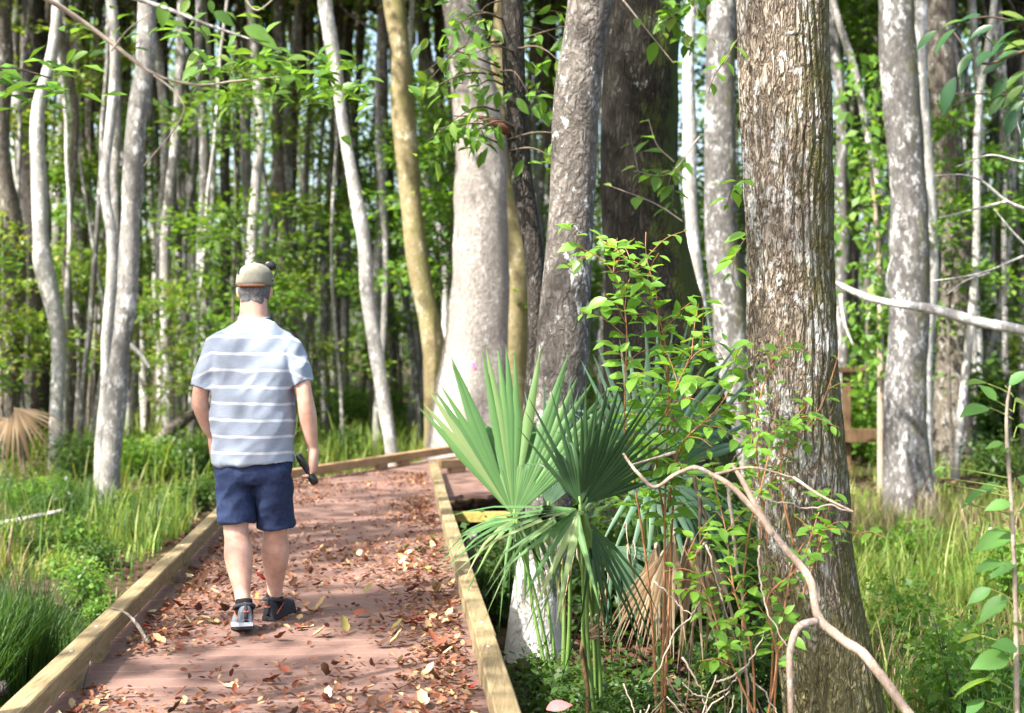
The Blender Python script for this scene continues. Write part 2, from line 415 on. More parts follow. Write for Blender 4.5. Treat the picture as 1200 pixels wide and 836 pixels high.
# ------------------------------------------------------------------ ground, water
def build_ground():
    def sheet(xs, ys):
        X, Y = np.meshgrid(xs, ys)
        Z = gz(X, Y); Z = Z + 0.02 * fbm(np.stack([X, Y, X * 0], -1), 3.0, 3, 1)
        ny, nx = X.shape
        i = np.arange(ny - 1)[:, None] * nx; j = np.arange(nx - 1)[None]
        return np.stack([X, Y, Z], -1).reshape(-1, 3), np.stack([i + j, i + j + 1, i + nx + j + 1, i + nx + j], -1).reshape(-1, 4)
    xs = np.concatenate([np.linspace(-260, -34, 24), np.linspace(-32, 32, 320), np.linspace(34, 260, 24)])
    ys = np.concatenate([np.linspace(-60, -9, 12), np.linspace(-8, 40, 260), np.linspace(41, 80, 50), np.linspace(85, 300, 24)])
    mb = MB(); mb.add(*sheet(xs, ys)); o = mb.build('ground', M['ground']); tag(o, kind='structure')
    mb = MB()
    th = np.linspace(0, 2 * np.pi, 40, endpoint=False)
    v = np.stack([-2.9 + 1.5 * np.cos(th), 8.4 + 4.2 * np.sin(th), np.full(40, -0.605)], 1)
    mb.add(np.concatenate([v, [[-2.9, 8.4, -0.605]]]), None, [[i, (i + 1) % 40, 40] for i in range(40)])
    tag(mb.build('water', M['water']), kind='structure')
build_ground()

# ------------------------------------------------------------------ boardwalk
U = unit([-0.081, 1.0, 0.0]); R_ = np.array([U[1], -U[0], 0.0]); Z_ = np.array([0, 0, 1.0])
def W(off, d, z=0.0):
    """boardwalk coordinates: off to the right of its centre line, d metres ahead"""
    return np.array([-0.462, 0, 0]) + U * (d / U[1]) + R_ * off + Z_ * z
boardwalk = thing('boardwalk', 'red-brown plank boardwalk with low timber kerbs, scattered with fallen leaves', 'boardwalk', W(0, 6))
mb = MB(); pw = 0.14
d = -4.0
while d < 14.6:
    mb.bbox(W(0.02, d + pw / 2, -0.019 + rnd(-.0012, .0012)), (R_, U, Z_), (0.90, pw / 2 - 0.0042, 0.019), 0.004); d += pw
U2 = unit([0.60, 0.80, 0]); 
K0 = P(308, 554, 13.55); K0[2] = 0; K1 = np.array([-0.46, 17.75, 0]); U2 = unit(K1 - K0); R2 = np.array([U2[1], -U2[0], 0.0])
s = -0.2
while s < 9.0:   # boards of the arm that bends away to the right, 4 mm lower than the main run
    mb.bbox(K0 + U2 * (s + pw / 2) + R2 * 1.05 + Z_ * (-0.024), (R2, U2, Z_), (1.15 if s > .3 else .9, pw / 2 - 0.003, 0.019), 0.004); s += pw
mb.build('deck', M['deck'], boardwalk, smooth=False)
def kerb(a, b, side, mat, h=0.045, w=0.045, lift=0.05, name='kerb_rail'):
    a = np.asarray(a, float); b = np.asarray(b, float); ax = unit(b - a); sd = np.cross(ax, Z_)
    mb = MB(); L = np.linalg.norm(b - a)
    mb.bbox((a + b) / 2 + Z_ * (lift + h), (ax, sd, Z_), (L / 2 - 0.002, w, h), 0.006)
    o = mb.build(name, mat, boardwalk, smooth=False)
    n = max(2, int(L / 0.9))
    for i in range(n):
        c = a + ax * (0.25 + (L - 0.5) * i / (n - 1)); b_ = MB()
        b_.box(c + Z_ * (lift / 2), (ax, sd, Z_), (0.10, w * 0.86, lift / 2 - 0.001))
        b_.build('spacer_block', mat, o, smooth=False)
        b_ = MB(); tube(b_, [c + Z_ * (lift + 2 * h - 0.002), c + Z_ * (lift + 2 * h + 0.004)], [0.011, 0.009], 8)
        b_.build('bolt', M['metal'], o)
    return o
jl = [-3.6, -1.2, 1.2, 3.66, 6.1, 8.6, 11.1, 13.5]
for a, b in zip(jl[:-1], jl[1:]): kerb(W(-0.86, a) + R_ * rnd(-.006, .006), W(-0.86, b) + R_ * rnd(-.006, .006), -1, M['timber'])
jr = [-3.4, -1.0, 1.4, 3.6, 6.05, 7.45, 9.9, 12.4, 14.9]
for a, b in zip(jr[:-1], jr[1:]): kerb(W(0.837, a) + R_ * rnd(-.006, .006), W(0.837, b) + R_ * rnd(-.006, .006), 1, M['timber'])
kerb(K0 + U2 * 0.1, K0 + U2 * 2.5, 0, M['timber_side']); kerb(K0 + U2 * 2.5, K0 + U2 * 5.0, 0, M['timber_side']); kerb(K0 + U2 * 5.0, K0 + U2 * 8.0, 0, M['timber_side'])
c0 = W(0.80, 15.0); c1 = K0 + U2 * 5.2 + R2 * 2.1; c1[2] = 0
kerb(W(0.90, 14.97), W(0.90, 14.97) + (c1 - c0) * 0.9, 0, M['timber_side'])
# framing below the boards
for off in (-0.8, 0.0, 0.78):
    mb = MB(); mb.bbox(W(off, 5.2, -0.04 - 0.09), (U, R_, Z_), (9.4, 0.019, 0.088), 0.004); mb.build('joist', M['timber_under'], boardwalk, smooth=False)
for dd in (0.5, 3.3, 6.1, 8.9, 11.7, 14.4):
    for off in (-0.74, 0.72):
        mb = MB(); mb.bbox(W(off, dd, -0.55), (Z_, U, R_), (0.50, 0.045, 0.045), 0.005); mb.build('post', M['post_brown'], boardwalk, smooth=False)
mb = MB(); e = W(0.98, 14.9, -0.13); f = e + (c1 - c0) * 0.9; ax = unit(f - e); mb.bbox((e + f) / 2, (ax, np.cross(ax, Z_), Z_), (np.linalg.norm(f - e) / 2, 0.019, 0.09), 0.004)
mb.build('rim_joist', M['timber_side'], boardwalk, smooth=False)
mb = MB(); e = P(528, 606, 12.4); f = P(600, 606, 12.2); ax = unit(f - e); mb.bbox((e + f) / 2, (ax, np.cross(ax, Z_), Z_), (np.linalg.norm(f - e) / 2, 0.03, 0.045), 0.004)
mb.build('cross_brace', M['timber_under'], boardwalk, smooth=False)

# ------------------------------------------------------------------ crowns (limbs + leaves), shared meshes
def crown_meshes(i, nclump, nleaf, rad, hgt, lsize, clr=0.55, mat='leaf_canopy', lr=.03):
    rng = np.random.default_rng(100 + i)
    u = unit(rng.normal(size=(nclump, 3))); r = rng.uniform(0.35, 1.0, nclump) ** 0.6
    c = u * r[:, None] * np.array([rad, rad, hgt / 2]) + np.array([0, 0, hgt * 0.30])
    lm = MB(); per = nleaf // nclump
    pos = np.repeat(c, per, 0); cl = np.repeat(rng.uniform(0.55, 1.25, nclump), per) * clr
    off = rng.normal(size=(len(pos), 3)) * cl[:, None] * np.array([1, 1, 0.55]); pos = pos + off
    ax = rng.normal(size=(len(pos), 3)) + off * 1.2; ax[:, 2] -= 0.35
    nrm = rng.normal(size=(len(pos), 3)) * 0.55; nrm[:, 2] += 1.0
    leaves(lm, pos, ax, nrm, rng.uniform(0.45, 1.45, len(pos)) * lsize, LEAF_MID)
    lmesh = mesh_data('crown', np.concatenate(lm.v), lm.q, lm.t, True); lmesh.materials.append(M[mat])
    bm = MB()
    base = np.array([0, 0, -hgt * 0.45])
    tube(bm, [base - [0, 0, .3], base * 0.3, [0.1, 0, hgt * 0.35], [0.05, 0.1, hgt * 0.7]], [0.09, 0.075, 0.05, 0.015], 7, 10)
    for k in range(min(nclump, 26)):
        z0 = base[2] + (c[k, 2] - base[2]) * rng.uniform(0.25, 0.6)
        s_ = np.array([0, 0, min(z0, hgt * 0.5)]); mid = (s_ + c[k]) / 2 + rng.normal(size=3) * 0.2; mid[2] += 0.1
        tube(bm, [s_, mid, c[k]], [lr, lr * .6, 0.006], 5, 6)
    bmesh_ = mesh_data('limbs', np.concatenate(bm.v), bm.q, bm.t, True); bmesh_.materials.append(M['bark_mid'])
    return lmesh, bmesh_
CROWNS = [crown_meshes(0, 40, 3600, 2.6, 5.5, .17), crown_meshes(1, 30, 2800, 2.2, 6.5, .17), crown_meshes(2, 34, 3000, 2.4, 5.0, .18, .6, 'leaf_mid'), crown_meshes(3, 24, 2200, 1.8, 5.5, .16, .5, 'leaf_yellow')]
SHADE = [crown_meshes(10, 34, 3600, 3.2, 4.6, .15, .29, lr=.018), crown_meshes(11, 30, 3300, 2.9, 5.0, .15, .29, lr=.018), crown_meshes(12, 30, 3100, 2.8, 4.2, .15, .29, lr=.018)]
def add_crown(root, top, crown, sc=1.0, rot=None):
    o0 = np.array(root['_o'])
    for nm, me in zip(('crown', 'branch'), crown):
        o = bpy.data.objects.new(nm, me); COL.objects.link(o); o.parent = root
        o.location = np.asarray(top) - o0; o.scale = (sc, sc, sc); o.rotation_euler = (0, 0, rnd(0, 6.28) if rot is None else rot)

def trunk_fun(amp, seed, flute=0, nfl=5, zg=None, zscale=1.0, ridge=0.0, nr=26):
    def f(th, P3, p):
        n = 1 + amp * fbm(P3 * np.array([1, 1, zscale]), 3.0, 3, seed)
        if flute and zg is not None:
            hgt = np.maximum(P3[..., 2] - zg, 0)
            n = n + flute * np.exp(-hgt / 0.9) * (0.5 + 0.5 * np.cos(nfl * th + seed + 0.6 * fbm(P3, 0.7, 2, seed))) + flute * 0.25 * np.exp(-hgt / 2.2) * np.cos(nfl * th + seed)
        if ridge:
            w = fbm(P3 * np.array([1, 1, 0.5]), 5.0, 4, seed + 1)
            w2 = fbm(P3 * np.array([1, 1, 0.6]), 11.0, 3, seed + 2)
            a = np.abs(np.sin(nr * th / 2 + 3.2 * w)); b = np.abs(np.sin(nr * 0.83 * th + 2.6 * w2 + 1.0))
            n = n + ridge * (np.minimum(a, 0.75) + 0.45 * np.minimum(b, .7) - 0.8) * (0.8 + 0.5 * w2)
        return n
    return f
def tree(name, label, pts, d, mat, top=13.0, crown=0, csc=1.0, nseg=16, rings=40, amp=0.06, flute=0.0, nfl=5, ridge=0.0, nr=26, group=None, dd=0.0, base_flare=1.25, shade=False):
    """pts: (px, py, width px) from the top of the picture down; the trunk is carried on up to its crown and down into the ground at depth d"""
    w = [np.append(P(x, y, d + dd * (y < 0)), wd / 2 / F * d) for x, y, wd in pts]
    up = w[0] - w[1]; up = up / max(up[2], .2); up[:2] *= 0.5
    w0 = []
    zt = top
    if zt > w[0][2] + 0.5:
        a = w[0][:3] + up[:3] * (zt - w[0][2]) * 0.5; b = w[0][:3] + up[:3] * (zt - w[0][2])
        w0 = [np.append(b, w[0][3] * 0.45), np.append(a, w[0][3] * 0.78)]
    g = float(gz(w[-1][0], w[-1][1]))
    tail = []
    dirn = w[-1] - w[-2]; dirn = dirn / min(dirn[2], -.05)
    if w[-1][2] > g + 0.05:
        e = w[-1][:3] + np.array([dirn[0], dirn[1], 1]) * (g - w[-1][2]) * np.array([.6, .6, 1])
        tail = [np.append(e, w[-1][3] * base_flare)]
    lastp = (tail or [w[-1]])[-1].copy(); lastp[2] = min(lastp[2], g) - 0.25; lastp[3] *= 1.1
    allp = np.array(w0 + w + tail + [lastp])[::-1]
    base = allp[0][:3].copy(); base[2] = g
    if nseg < 100:          # real stems wander a little
        allp = spline(allp, 26); hh = np.clip((allp[:, 2] - g) / 1.5, 0, 1)
        zz = np.stack([allp[:, 2] * .55 + pts[0][0], allp[:, 2] * 0 + d, allp[:, 2] * 0], 1)
        zz2 = np.stack([allp[:, 2] * 0 + d, allp[:, 2] * .5 - pts[0][0], allp[:, 2] * 0], 1)
        am = np.minimum(.035 + allp[:, 3] * .25, .10 if pts[0][2] / F * d < .35 else .035) * hh
        allp[:, 0] += am * fbm(zz, 1.0, 3, 1) * 1.6; allp[:, 1] += am * fbm(zz2, 1.0, 3, 2) * 1.6
        allp[:, 3] *= 1 + (.10 if pts[0][2] / F * d < .35 else .04) * fbm(zz2, 2.2, 3, 3)
    root = thing(name, label, 'tree', base, group)
    mb = MB(); seed = int(abs(pts[0][0])) % 9
    tube(mb, allp[:, :3], allp[:, 3], nseg, rings, trunk_fun(amp, seed, flute, nfl, g, 1.0, ridge, nr))
    mb.build('trunk', M[mat], root)
    if crown is not None:
        hc = (SHADE if shade else CROWNS)[crown]
        add_crown(root, allp[-1][:3] + [0, 0, 0.5], hc, csc)
    return root

# ------------------------------------------------------------------ the trees one can point at
bigtree = tree('tree', 'thick furrowed tree trunk with white lichen and mossy edge beside the bare forked branch',
     [(915, -30, 106), (918, 60, 105), (923, 200, 104), (926, 320, 100), (930, 450, 105), (938, 560, 112), (945, 650, 106), (960, 740, 108), (978, 836, 118)], 6.0, 'bark_big', 11, 1, 1.0, 240, 620, 0.035, 0.0, 4, 0.062, 30)
tree('tree', 'scaly grey trunk leaning over the palmetto, with a whitened foot beside the boardwalk',
     [(698, -20, 54), (692, 60, 56), (682, 190, 58), (676, 320, 57), (668, 420, 62), (655, 540, 56), (640, 640, 54), (628, 720, 58), (626, 765, 66)], 8.3, 'bark_scaly', 12, 2, 1.0, 60, 140, 0.06)
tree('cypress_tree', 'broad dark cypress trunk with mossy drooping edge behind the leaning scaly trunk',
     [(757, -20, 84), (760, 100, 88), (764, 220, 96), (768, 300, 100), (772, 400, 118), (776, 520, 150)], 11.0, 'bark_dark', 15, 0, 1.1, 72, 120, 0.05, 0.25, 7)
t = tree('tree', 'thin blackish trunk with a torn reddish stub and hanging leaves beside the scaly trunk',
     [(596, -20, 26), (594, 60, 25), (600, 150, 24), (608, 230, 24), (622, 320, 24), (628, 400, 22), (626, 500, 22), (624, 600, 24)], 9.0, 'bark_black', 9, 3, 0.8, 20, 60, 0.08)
mb = MB(); tube(mb, [P(600, 158, 9.0), P(590, 152, 8.95), P(575, 142, 8.9), P(558, 137, 8.88), P(532, 136, 8.86)], [.010, .036, .024, .009, .004], 9, 24, trunk_fun(.35, 3)); mb.build('stub', M['stub'], t)
tree('tupelo_tree', 'large pale grey leaning trunk flaring to a sunlit white base past the far kerb',
     [(535, -20, 40), (545, 40, 46), (556, 120, 55), (563, 200, 60), (566, 300, 66), (562, 400, 74), (556, 460, 78), (552, 530, 88)], 18.4, 'bark_tupelo', 17, 0, 1.3, 48, 90, 0.05, 0.24, 5)
tree('tree', 'yellow-green lit trunk standing close against the large pale grey leaning trunk',
     [(590, 60, 26), (594, 150, 28), (597, 250, 34), (600, 330, 38), (603, 430, 40), (606, 520, 44)], 20.5, 'bark_yellow', 14, 2, 1.0, 20, 40, 0.05)
tree('tree', 'ochre yellow mossy trunk leaning beside the pale grey tree past the far kerb',
     [(458, -20, 26), (464, 40, 24), (470, 130, 25), (480, 220, 25), (490, 320, 27), (500, 410, 27), (508, 520, 28)], 19.8, 'bark_yellow', 13, 3, 1.0, 20, 50, 0.05)
tree('tree', 'slender whitish trunk leaning toward the ochre trunk past the kerb',
     [(378, -20, 15), (384, 40, 16), (396, 110, 15), (412, 210, 15), (428, 320, 16), (442, 420, 17), (458, 525, 17)], 18.6, 'bark_white', 11, 1, 0.9, 10, 50, 0.09)
tree('tree', 'crooked grey-white trunk at the edge of the grass, thickest of the pale ones there',
     [(176, -20, 20), (170, 50, 21), (158, 140, 22), (156, 180, 23), (146, 260, 23), (142, 360, 23), (138, 460, 24), (128, 585, 27)], 15.6, 'bark_pale', 10, 3, 0.9, 22, 70, 0.10)
tree('tree', 'thin forked white trunk crossing behind the crooked grey-white trunk',
     [(132, -20, 11), (136, 60, 11), (130, 150, 11), (120, 220, 12), (132, 290, 12), (126, 380, 13), (122, 480, 13), (120, 530, 14)], 17.5, 'bark_white', 10, 2, 0.8, 14, 60, 0.12)
tree('tree', 'bent white trunk with a blackened foot above the dead palm frond',
     [(60, 60, 13), (52, 110, 15), (46, 170, 17), (44, 250, 18), (52, 330, 19), (60, 400, 18), (63, 470, 16), (64, 525, 15)], 20.5, 'bark_white', 11, 1, 0.9, 10, 60, 0.08)
tree('tree', 'stout mottled grey trunk with green moss at mid height, rising from the sunny grass',
     [(1048, -20, 40), (1053, 60, 42), (1058, 150, 42), (1064, 240, 44), (1064, 330, 45), (1062, 430, 47), (1062, 520, 50), (1066, 585, 58)], 15.6, 'bark_grey', 14, 0, 1.0, 32, 70, 0.06, 0.15, 5)
tree('tree', 'straight slim white trunk standing directly behind the mottled grey trunk',
     [(1078, -20, 15), (1080, 100, 16), (1083, 250, 17), (1084, 400, 17), (1085, 500, 18)], 19.0, 'bark_white', 12, 2, 0.8, 14, 30, 0.07)
tree('tree', 'dark grey trunk behind the pale dead boughs, next to the slim white trunk',
     [(1102, -20, 30), (1106, 80, 34), (1113, 200, 36), (1116, 330, 37), (1115, 470, 42)], 21.0, 'bark_mid', 14, 1, 1.0, 20, 40, 0.07, 0.1)
tree('tree', 'narrow cream lit trunk between the dark cypress and the furrowed trunk',
     [(812, 0, 13), (815, 80, 15), (818, 180, 16), (822, 300, 17), (828, 400, 19), (832, 500, 22)], 15.5, 'bark_white', 12, 3, 0.8, 10, 40, 0.09)
tree('tree', 'wide dim grey trunk half hidden behind the furrowed trunk',
     [(846, -20, 34), (848, 100, 36), (850, 250, 38), (853, 400, 40), (856, 500, 46)], 18.0, 'bark_grey', 14, 0, 0.9, 24, 40, 0.05, 0.1)
tree('tree', 'leaning thin pale pole tree between the furrowed and mottled grey trunks',
     [(985, 20, 8), (1003, 90, 9), (1018, 160, 9), (1036, 220, 10), (1052, 300, 10), (1066, 420, 11)], 17.5, 'bark_pale', 9, 3, 0.7, 12, 30, 0.06)
tree('tree', 'dim grey trunk seen just past the edge of the furrowed trunk',
     [(978, -20, 13), (982, 120, 14), (984, 260, 14), (985, 420, 15)], 22.0, 'bark_grey', 12, 2, 0.8, 12, 30, 0.06)
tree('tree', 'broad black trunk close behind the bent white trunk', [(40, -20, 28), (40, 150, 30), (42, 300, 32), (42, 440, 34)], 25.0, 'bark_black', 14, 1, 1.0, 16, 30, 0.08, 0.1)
tree('tree', 'dark brown-grey trunk at the picture edge in the grass', [(6, -20, 24), (8, 150, 24), (10, 300, 25), (8, 480, 28)], 22.0, 'bark_mid', 14, 0, 0.9, 10, 30, 0.08, 0.1)

# many further trunks in the wood: (px at top, px at foot, foot py, width, bark, depth)
far_list = [
 (24, 26, 480, 10, 'bark_grey', 26), (80, 76, 470, 11, 'bark_pale', 30), (90, 92, 460, 15, 'bark_grey', 27), (113, 112, 480, 11, 'bark_mid', 26),
 (172, 204, 480, 11, 'bark_pale', 24), (214, 196, 470, 12, 'bark_pale', 23), (190, 186, 470, 9, 'bark_mid', 30), (238, 232, 465, 10, 'bark_pale', 30),
 (262, 258, 470, 12, 'bark_mid', 27), (300, 292, 470, 12, 'bark_pale', 26), (312, 318, 470, 11, 'bark_white', 30), (325, 322, 470, 13, 'bark_mid', 25),
 (338, 344, 470, 9, 'bark_white', 33), (352, 350, 470, 11, 'bark_mid', 30), (366, 372, 470, 8, 'bark_pale', 36), (384, 382, 470, 12, 'bark_grey', 27),
 (408, 404, 470, 10, 'bark_pale', 33), (432, 440, 475, 10, 'bark_grey', 30), (448, 446, 480, 14, 'bark_pale', 25), (470, 462, 470, 9, 'bark_mid', 36),
 (486, 518, 480, 9, 'bark_white', 24), (512, 520, 470, 12, 'bark_grey', 30), (528, 532, 475, 18, 'bark_mid', 26), (640, 642, 470, 10, 'bark_mid', 28),
 (630, 634, 470, 8, 'bark_pale', 33), (712, 706, 470, 12, 'bark_grey', 25), (870, 868, 470, 10, 'bark_grey', 30), (1000, 996, 465, 12, 'bark_mid', 28),
 (1022, 1024, 465, 9, 'bark_pale', 33), (1140, 1146, 470, 11, 'bark_white', 24), (1158, 1160, 470, 9, 'bark_grey', 27), (1172, 1170, 470, 13, 'bark_mid', 30),
 (1190, 1194, 470, 10, 'bark_pale', 27), (1212, 1208, 470, 16, 'bark_dark', 24), (150, 154, 470, 9, 'bark_pale', 33), (60, 56, 470, 8, 'bark_mid', 36),
 (220, 226, 465, 8, 'bark_white', 38), (280, 284, 462, 8, 'bark_grey', 38), (396, 392, 462, 7, 'bark_pale', 42), (420, 426, 462, 8, 'bark_mid', 40), (500, 496, 462, 7, 'bark_pale', 42)]
r2 = np.random.default_rng(21)
for i in range(105):
    dd = r2.uniform(22, 56); px = r2.uniform(-160, 1360)
    far_list.append((px, px + r2.normal() * 14, 400 + 1.9 / dd * F, r2.uniform(0.08, 0.21) * F / dd, r2.choice(['bark_pale', 'bark_mid', 'bark_grey', 'bark_white', 'bark_white', 'bark_pale']), dd))
for i in range(60):
    dd = r2.uniform(19, 34); px = r2.uniform(-60, 760) if i < 42 else r2.uniform(960, 1260)
    if 300 < px < 560 and dd < 23: dd += 6
    far_list.append((px + r2.normal() * 30, px, 400 + 1.9 / dd * F, r2.uniform(0.05, 0.13) * F / dd, r2.choice(['bark_pale', 'bark_white', 'bark_white', 'bark_mid', 'bark_grey']), dd))
TONE = {'bark_pale': 'pale grey', 'bark_white': 'whitish', 'bark_mid': 'brown-grey', 'bark_grey': 'mottled grey', 'bark_dark': 'dark mossy'}
def zone(px):
    if px < 160: return 'beyond the grass'
    if px < 400: return 'behind the walking man'
    if px < 720: return 'past the bend of the boardwalk'
    if px < 980: return 'behind the furrowed trunk'
    return 'beyond the grass and wooden railing'
for i, (pt, pf, fy, w_, mt, dd) in enumerate(far_list):
    kk = 1.0 if w_ > 12 else 2.2
    mid = (pt + pf) / 2 + r2.normal() * 5 * kk; m2 = (pt * .3 + pf * .7) + r2.normal() * 4 * kk
    z_ = zone(pf)
    deep = 'deep' if dd > 31 else 'standing'
    tree('tree', f'slim {TONE[mt]} trunk {deep} in the wood {z_}', [(pt, -20, w_ * .8), (mid, 140, w_ * .88), (m2, 300, w_), (pf, 440, w_ * 1.05)], dd, mt,
         r2.uniform(5.5, 12) if dd > 24 else r2.uniform(8, 12), int(r2.choice([0, 1, 2, 2, 3])), r2.uniform(0.75, 1.15), 10, 16, 0.08, group=f'{TONE[mt]} trunks {deep} in the wood {z_}')

# unseen trees added beside and behind the camera to dapple and shade the scene
for i, (x, y, h, c, sc) in enumerate([(-7.3, 1.9, 8.8, 0, 1.0), (-4.5, -0.45, 8.9, 1, .8), (-4.6, 6.6, 9.6, 2, .95), (-4.9, 7.3, 8.4, 1, .55), (-9.0, 7.4, 9.0, 2, 1.1), (-6.0, -5.5, 9.0, 1, 1.0), (-12.5, 11.5, 10.0, 1, 1.1), (4.6, -3.0, 9.0, 0, 1.0), (7.5, 3.0, 9.0, 1, 1.0), (10.5, 9.5, 10.5, 2, 1.0)]):
    g = float(gz(x, y))
    r = thing('shade_oak', 'added oak standing outside the picture whose crown dapples the boardwalk', 'tree', (x, y, g), 'added oaks outside the picture that dapple the boardwalk')
    mb = MB(); tube(mb, [[x, y, g - .3], [x + .05, y, 2.0], [x - .1, y + .1, 5.0], [x, y, h]], [.24, .18, .15, .09], 14, 24, trunk_fun(.06, i)); mb.build('trunk', M['bark_mid'], r)
    add_crown(r, (x, y, h + 1.0), SHADE[c], sc)

# ------------------------------------------------------------------ undergrowth: shrubs and saplings (three meshes of each, copied)
def shrub_proto(i, n, rad, hgt, lsize, mat, stems=6):
    rng = np.random.default_rng(300 + i)
    lm = MB(); bm = MB()
    for k in range(stems):
        a = rng.uniform(0, 6.28); e = np.array([math.cos(a) * rad * rng.uniform(.2, .9), math.sin(a) * rad * rng.uniform(.2, .9), hgt * rng.uniform(.6, 1.0)])
        path = spline(np.array([[0, 0, -.05], e * [.35, .35, .5], e]), 10)
        tube(bm, path, np.linspace(.014, .003, 10), 4)
        m = n // stems
        t = rng.uniform(0.25, 1.0, m); idx = (t * 9).astype(int)
        off = rng.normal(size=(m, 3)) * np.array([.30, .30, .16]) * rad
        ax = off.copy() + rng.normal(size=(m, 3)) * .2; ax[:, 2] -= .1
        nr = rng.normal(size=(m, 3)) * .45; nr[:, 2] += 1
        leaves(lm, path[idx] + off, ax, nr, rng.uniform(.4, 1.45, m) * lsize, LEAF_MID)
    a = mesh_data('foliage', np.concatenate(lm.v), lm.q, lm.t); a.materials.append(M[mat])
    b = mesh_data('stem', np.concatenate(bm.v), bm.q, bm.t); b.materials.append(M['twig_dark'])
    return a, b
def sapling_proto(i, n, hgt, lsize, mat, spread):
    rng = np.random.default_rng(400 + i)
    lm = MB(); bm = MB()
    tp = np.array([[0, 0, -.1], [.06, .03, hgt * .35], [-.05, .05, hgt * .7], [.05, 0, hgt]])
    path = spline(tp, 20); tube(bm, path, np.linspace(.03, .008, 20), 6)
    nb = 16
    for k in range(nb):
        z = rng.uniform(.22, 1.0); s_ = path[int(z * 19)]; a = rng.uniform(0, 6.28); L = spread * rng.uniform(.5, 1.1) * (1.15 - z * .6)
        e = s_ + np.array([math.cos(a) * L, math.sin(a) * L, L * rng.uniform(-.1, .45)])
        br = spline(np.array([s_, (s_ + e) / 2 + [0, 0, .12 * L], e]), 8); tube(bm, br, np.linspace(.009, .002, 8), 4)
        m = n // nb; t = rng.uniform(.25, 1.05, m)
        p = s_ + (e - s_) * t[:, None] + [0, 0, 1] * (.2 * L * np.sin(np.clip(t, 0, 1) * 3.14))[:, None] * .5
        off = rng.normal(size=(m, 3)) * np.array([.22, .22, .10]) * spread * .6
        ax = off * 2 + (e - s_) * .3 + rng.normal(size=(m, 3)) * .15
        nr = rng.normal(size=(m, 3)) * .4; nr[:, 2] += 1
        leaves(lm, p + off, ax, nr, rng.uniform(.4, 1.45, m) * lsize, LEAF_MID)
    a = mesh_data('foliage', np.concatenate(lm.v), lm.q, lm.t); a.materials.append(M[mat])
    b = mesh_data('stem', np.concatenate(bm.v), bm.q, bm.t); b.materials.append(M['bark_mid'])
    return a, b
SHRUB = {'bright green': [shrub_proto(0, 900, .8, 1.2, .13, 'leaf_mid'), shrub_proto(1, 800, .7, 1.5, .12, 'leaf_mid')],
         'yellow-green': [shrub_proto(2, 700, .7, 1.0, .12, 'leaf_yellow')],
         'dark green': [shrub_proto(3, 1200, .9, 1.6, .14, 'leaf_dark'), shrub_proto(4, 1100, .9, 1.3, .13, 'leaf_dark')]}
SAPL = {'bright green': [sapling_proto(0, 2000, 4.2, .105, 'leaf_mid', 1.1), sapling_proto(1, 2200, 5.5, .11, 'leaf_mid', 1.3)],
        'yellow-green': [sapling_proto(2, 1500, 3.6, .10, 'leaf_yellow', 1.0), sapling_proto(5, 2200, 6.5, .11, 'leaf_yellow', 1.4)],
        'dark green': [sapling_proto(3, 2300, 6.0, .12, 'leaf_canopy', 1.5), sapling_proto(6, 2600, 7.5, .125, 'leaf_canopy', 1.7)],
        'rust-tinged': [sapling_proto(4, 600, 4.5, .13, 'leaf_rust', .9)]}
def plant2(name, label, cat, group, meshes, x, y, sc=1.0, rz=None):
    g = float(gz(x, y))
    r = thing(name, label, cat, (x, y, g), group)
    for nm, me in zip(('foliage', 'stem'), meshes):
        o = bpy.data.objects.new(nm, me); COL.objects.link(o); o.parent = r
    r.rotation_euler = (0, 0, rnd(0, 6.28) if rz is None else rz); r.scale = (sc,) * 3
    return r
r3 = np.random.default_rng(5)
def on_walk(x, y):
    if -4 < y < 15.5 and abs(x + 0.462 + .081 * y) < 1.6: return True
    if 12.5 < y < 22:
        q_ = (np.array([x, y, 0]) - K0); a = q_ @ U2; b = q_ @ R2
        return -1 < a < 9 and -.5 < b < 2.8
    return False
def place(px, d): return (px - 600) / F * d, d
for i in range(80):      # shrubs
    d = r3.uniform(19, 50) if i > 18 else r3.uniform(16, 24); px = r3.uniform(-120, 1320); x, y = place(px, d)
    if on_walk(x, y): continue
    t = r3.choice(['bright green', 'yellow-green', 'dark green'], p=[.42, .22, .36]); z_ = zone(px)
    plant2('shrub', f'{t} shrub low under the trees {z_}', 'shrub', f'{t} shrubs under the trees {z_}', SHRUB[t][int(r3.integers(0, len(SHRUB[t])))], x, y, r3.uniform(.5, 1.1) * (.55 if d < 23 else 1))
for i in range(26):      # leafy thicket on the far side of the sunny grass
    d = r3.uniform(22.5, 30); px = r3.uniform(1035, 1330) if i % 4 else r3.uniform(985, 1050); x, y = place(px, d)
    t = ('bright green', 'dark green')[i % 2]; z_ = zone(px)
    plant2('shrub', f'{t} shrub low under the trees {z_}', 'shrub', f'{t} shrubs under the trees {z_}', SHRUB[t][i % 2], x, y, r3.uniform(.8, 1.4))
for i in range(125):      # saplings
    d = r3.uniform(24, 54) if i > 12 else r3.uniform(19, 24); px = r3.uniform(-150, 1350); x, y = place(px, d)
    if on_walk(x, y): continue
    t = r3.choice(['bright green', 'yellow-green', 'dark green', 'rust-tinged'], p=[.42, .18, .34, .06]); z_ = zone(px)
    if t == 'rust-tinged' and not 380 < px < 720: t = 'bright green'
    plant2('sapling', f'leafy {t} sapling among the trunks {z_}', 'sapling', f'{t} saplings among the trunks {z_}', SAPL[t][int(r3.integers(0, len(SAPL[t])))], x, y, r3.uniform(.75, 1.3))

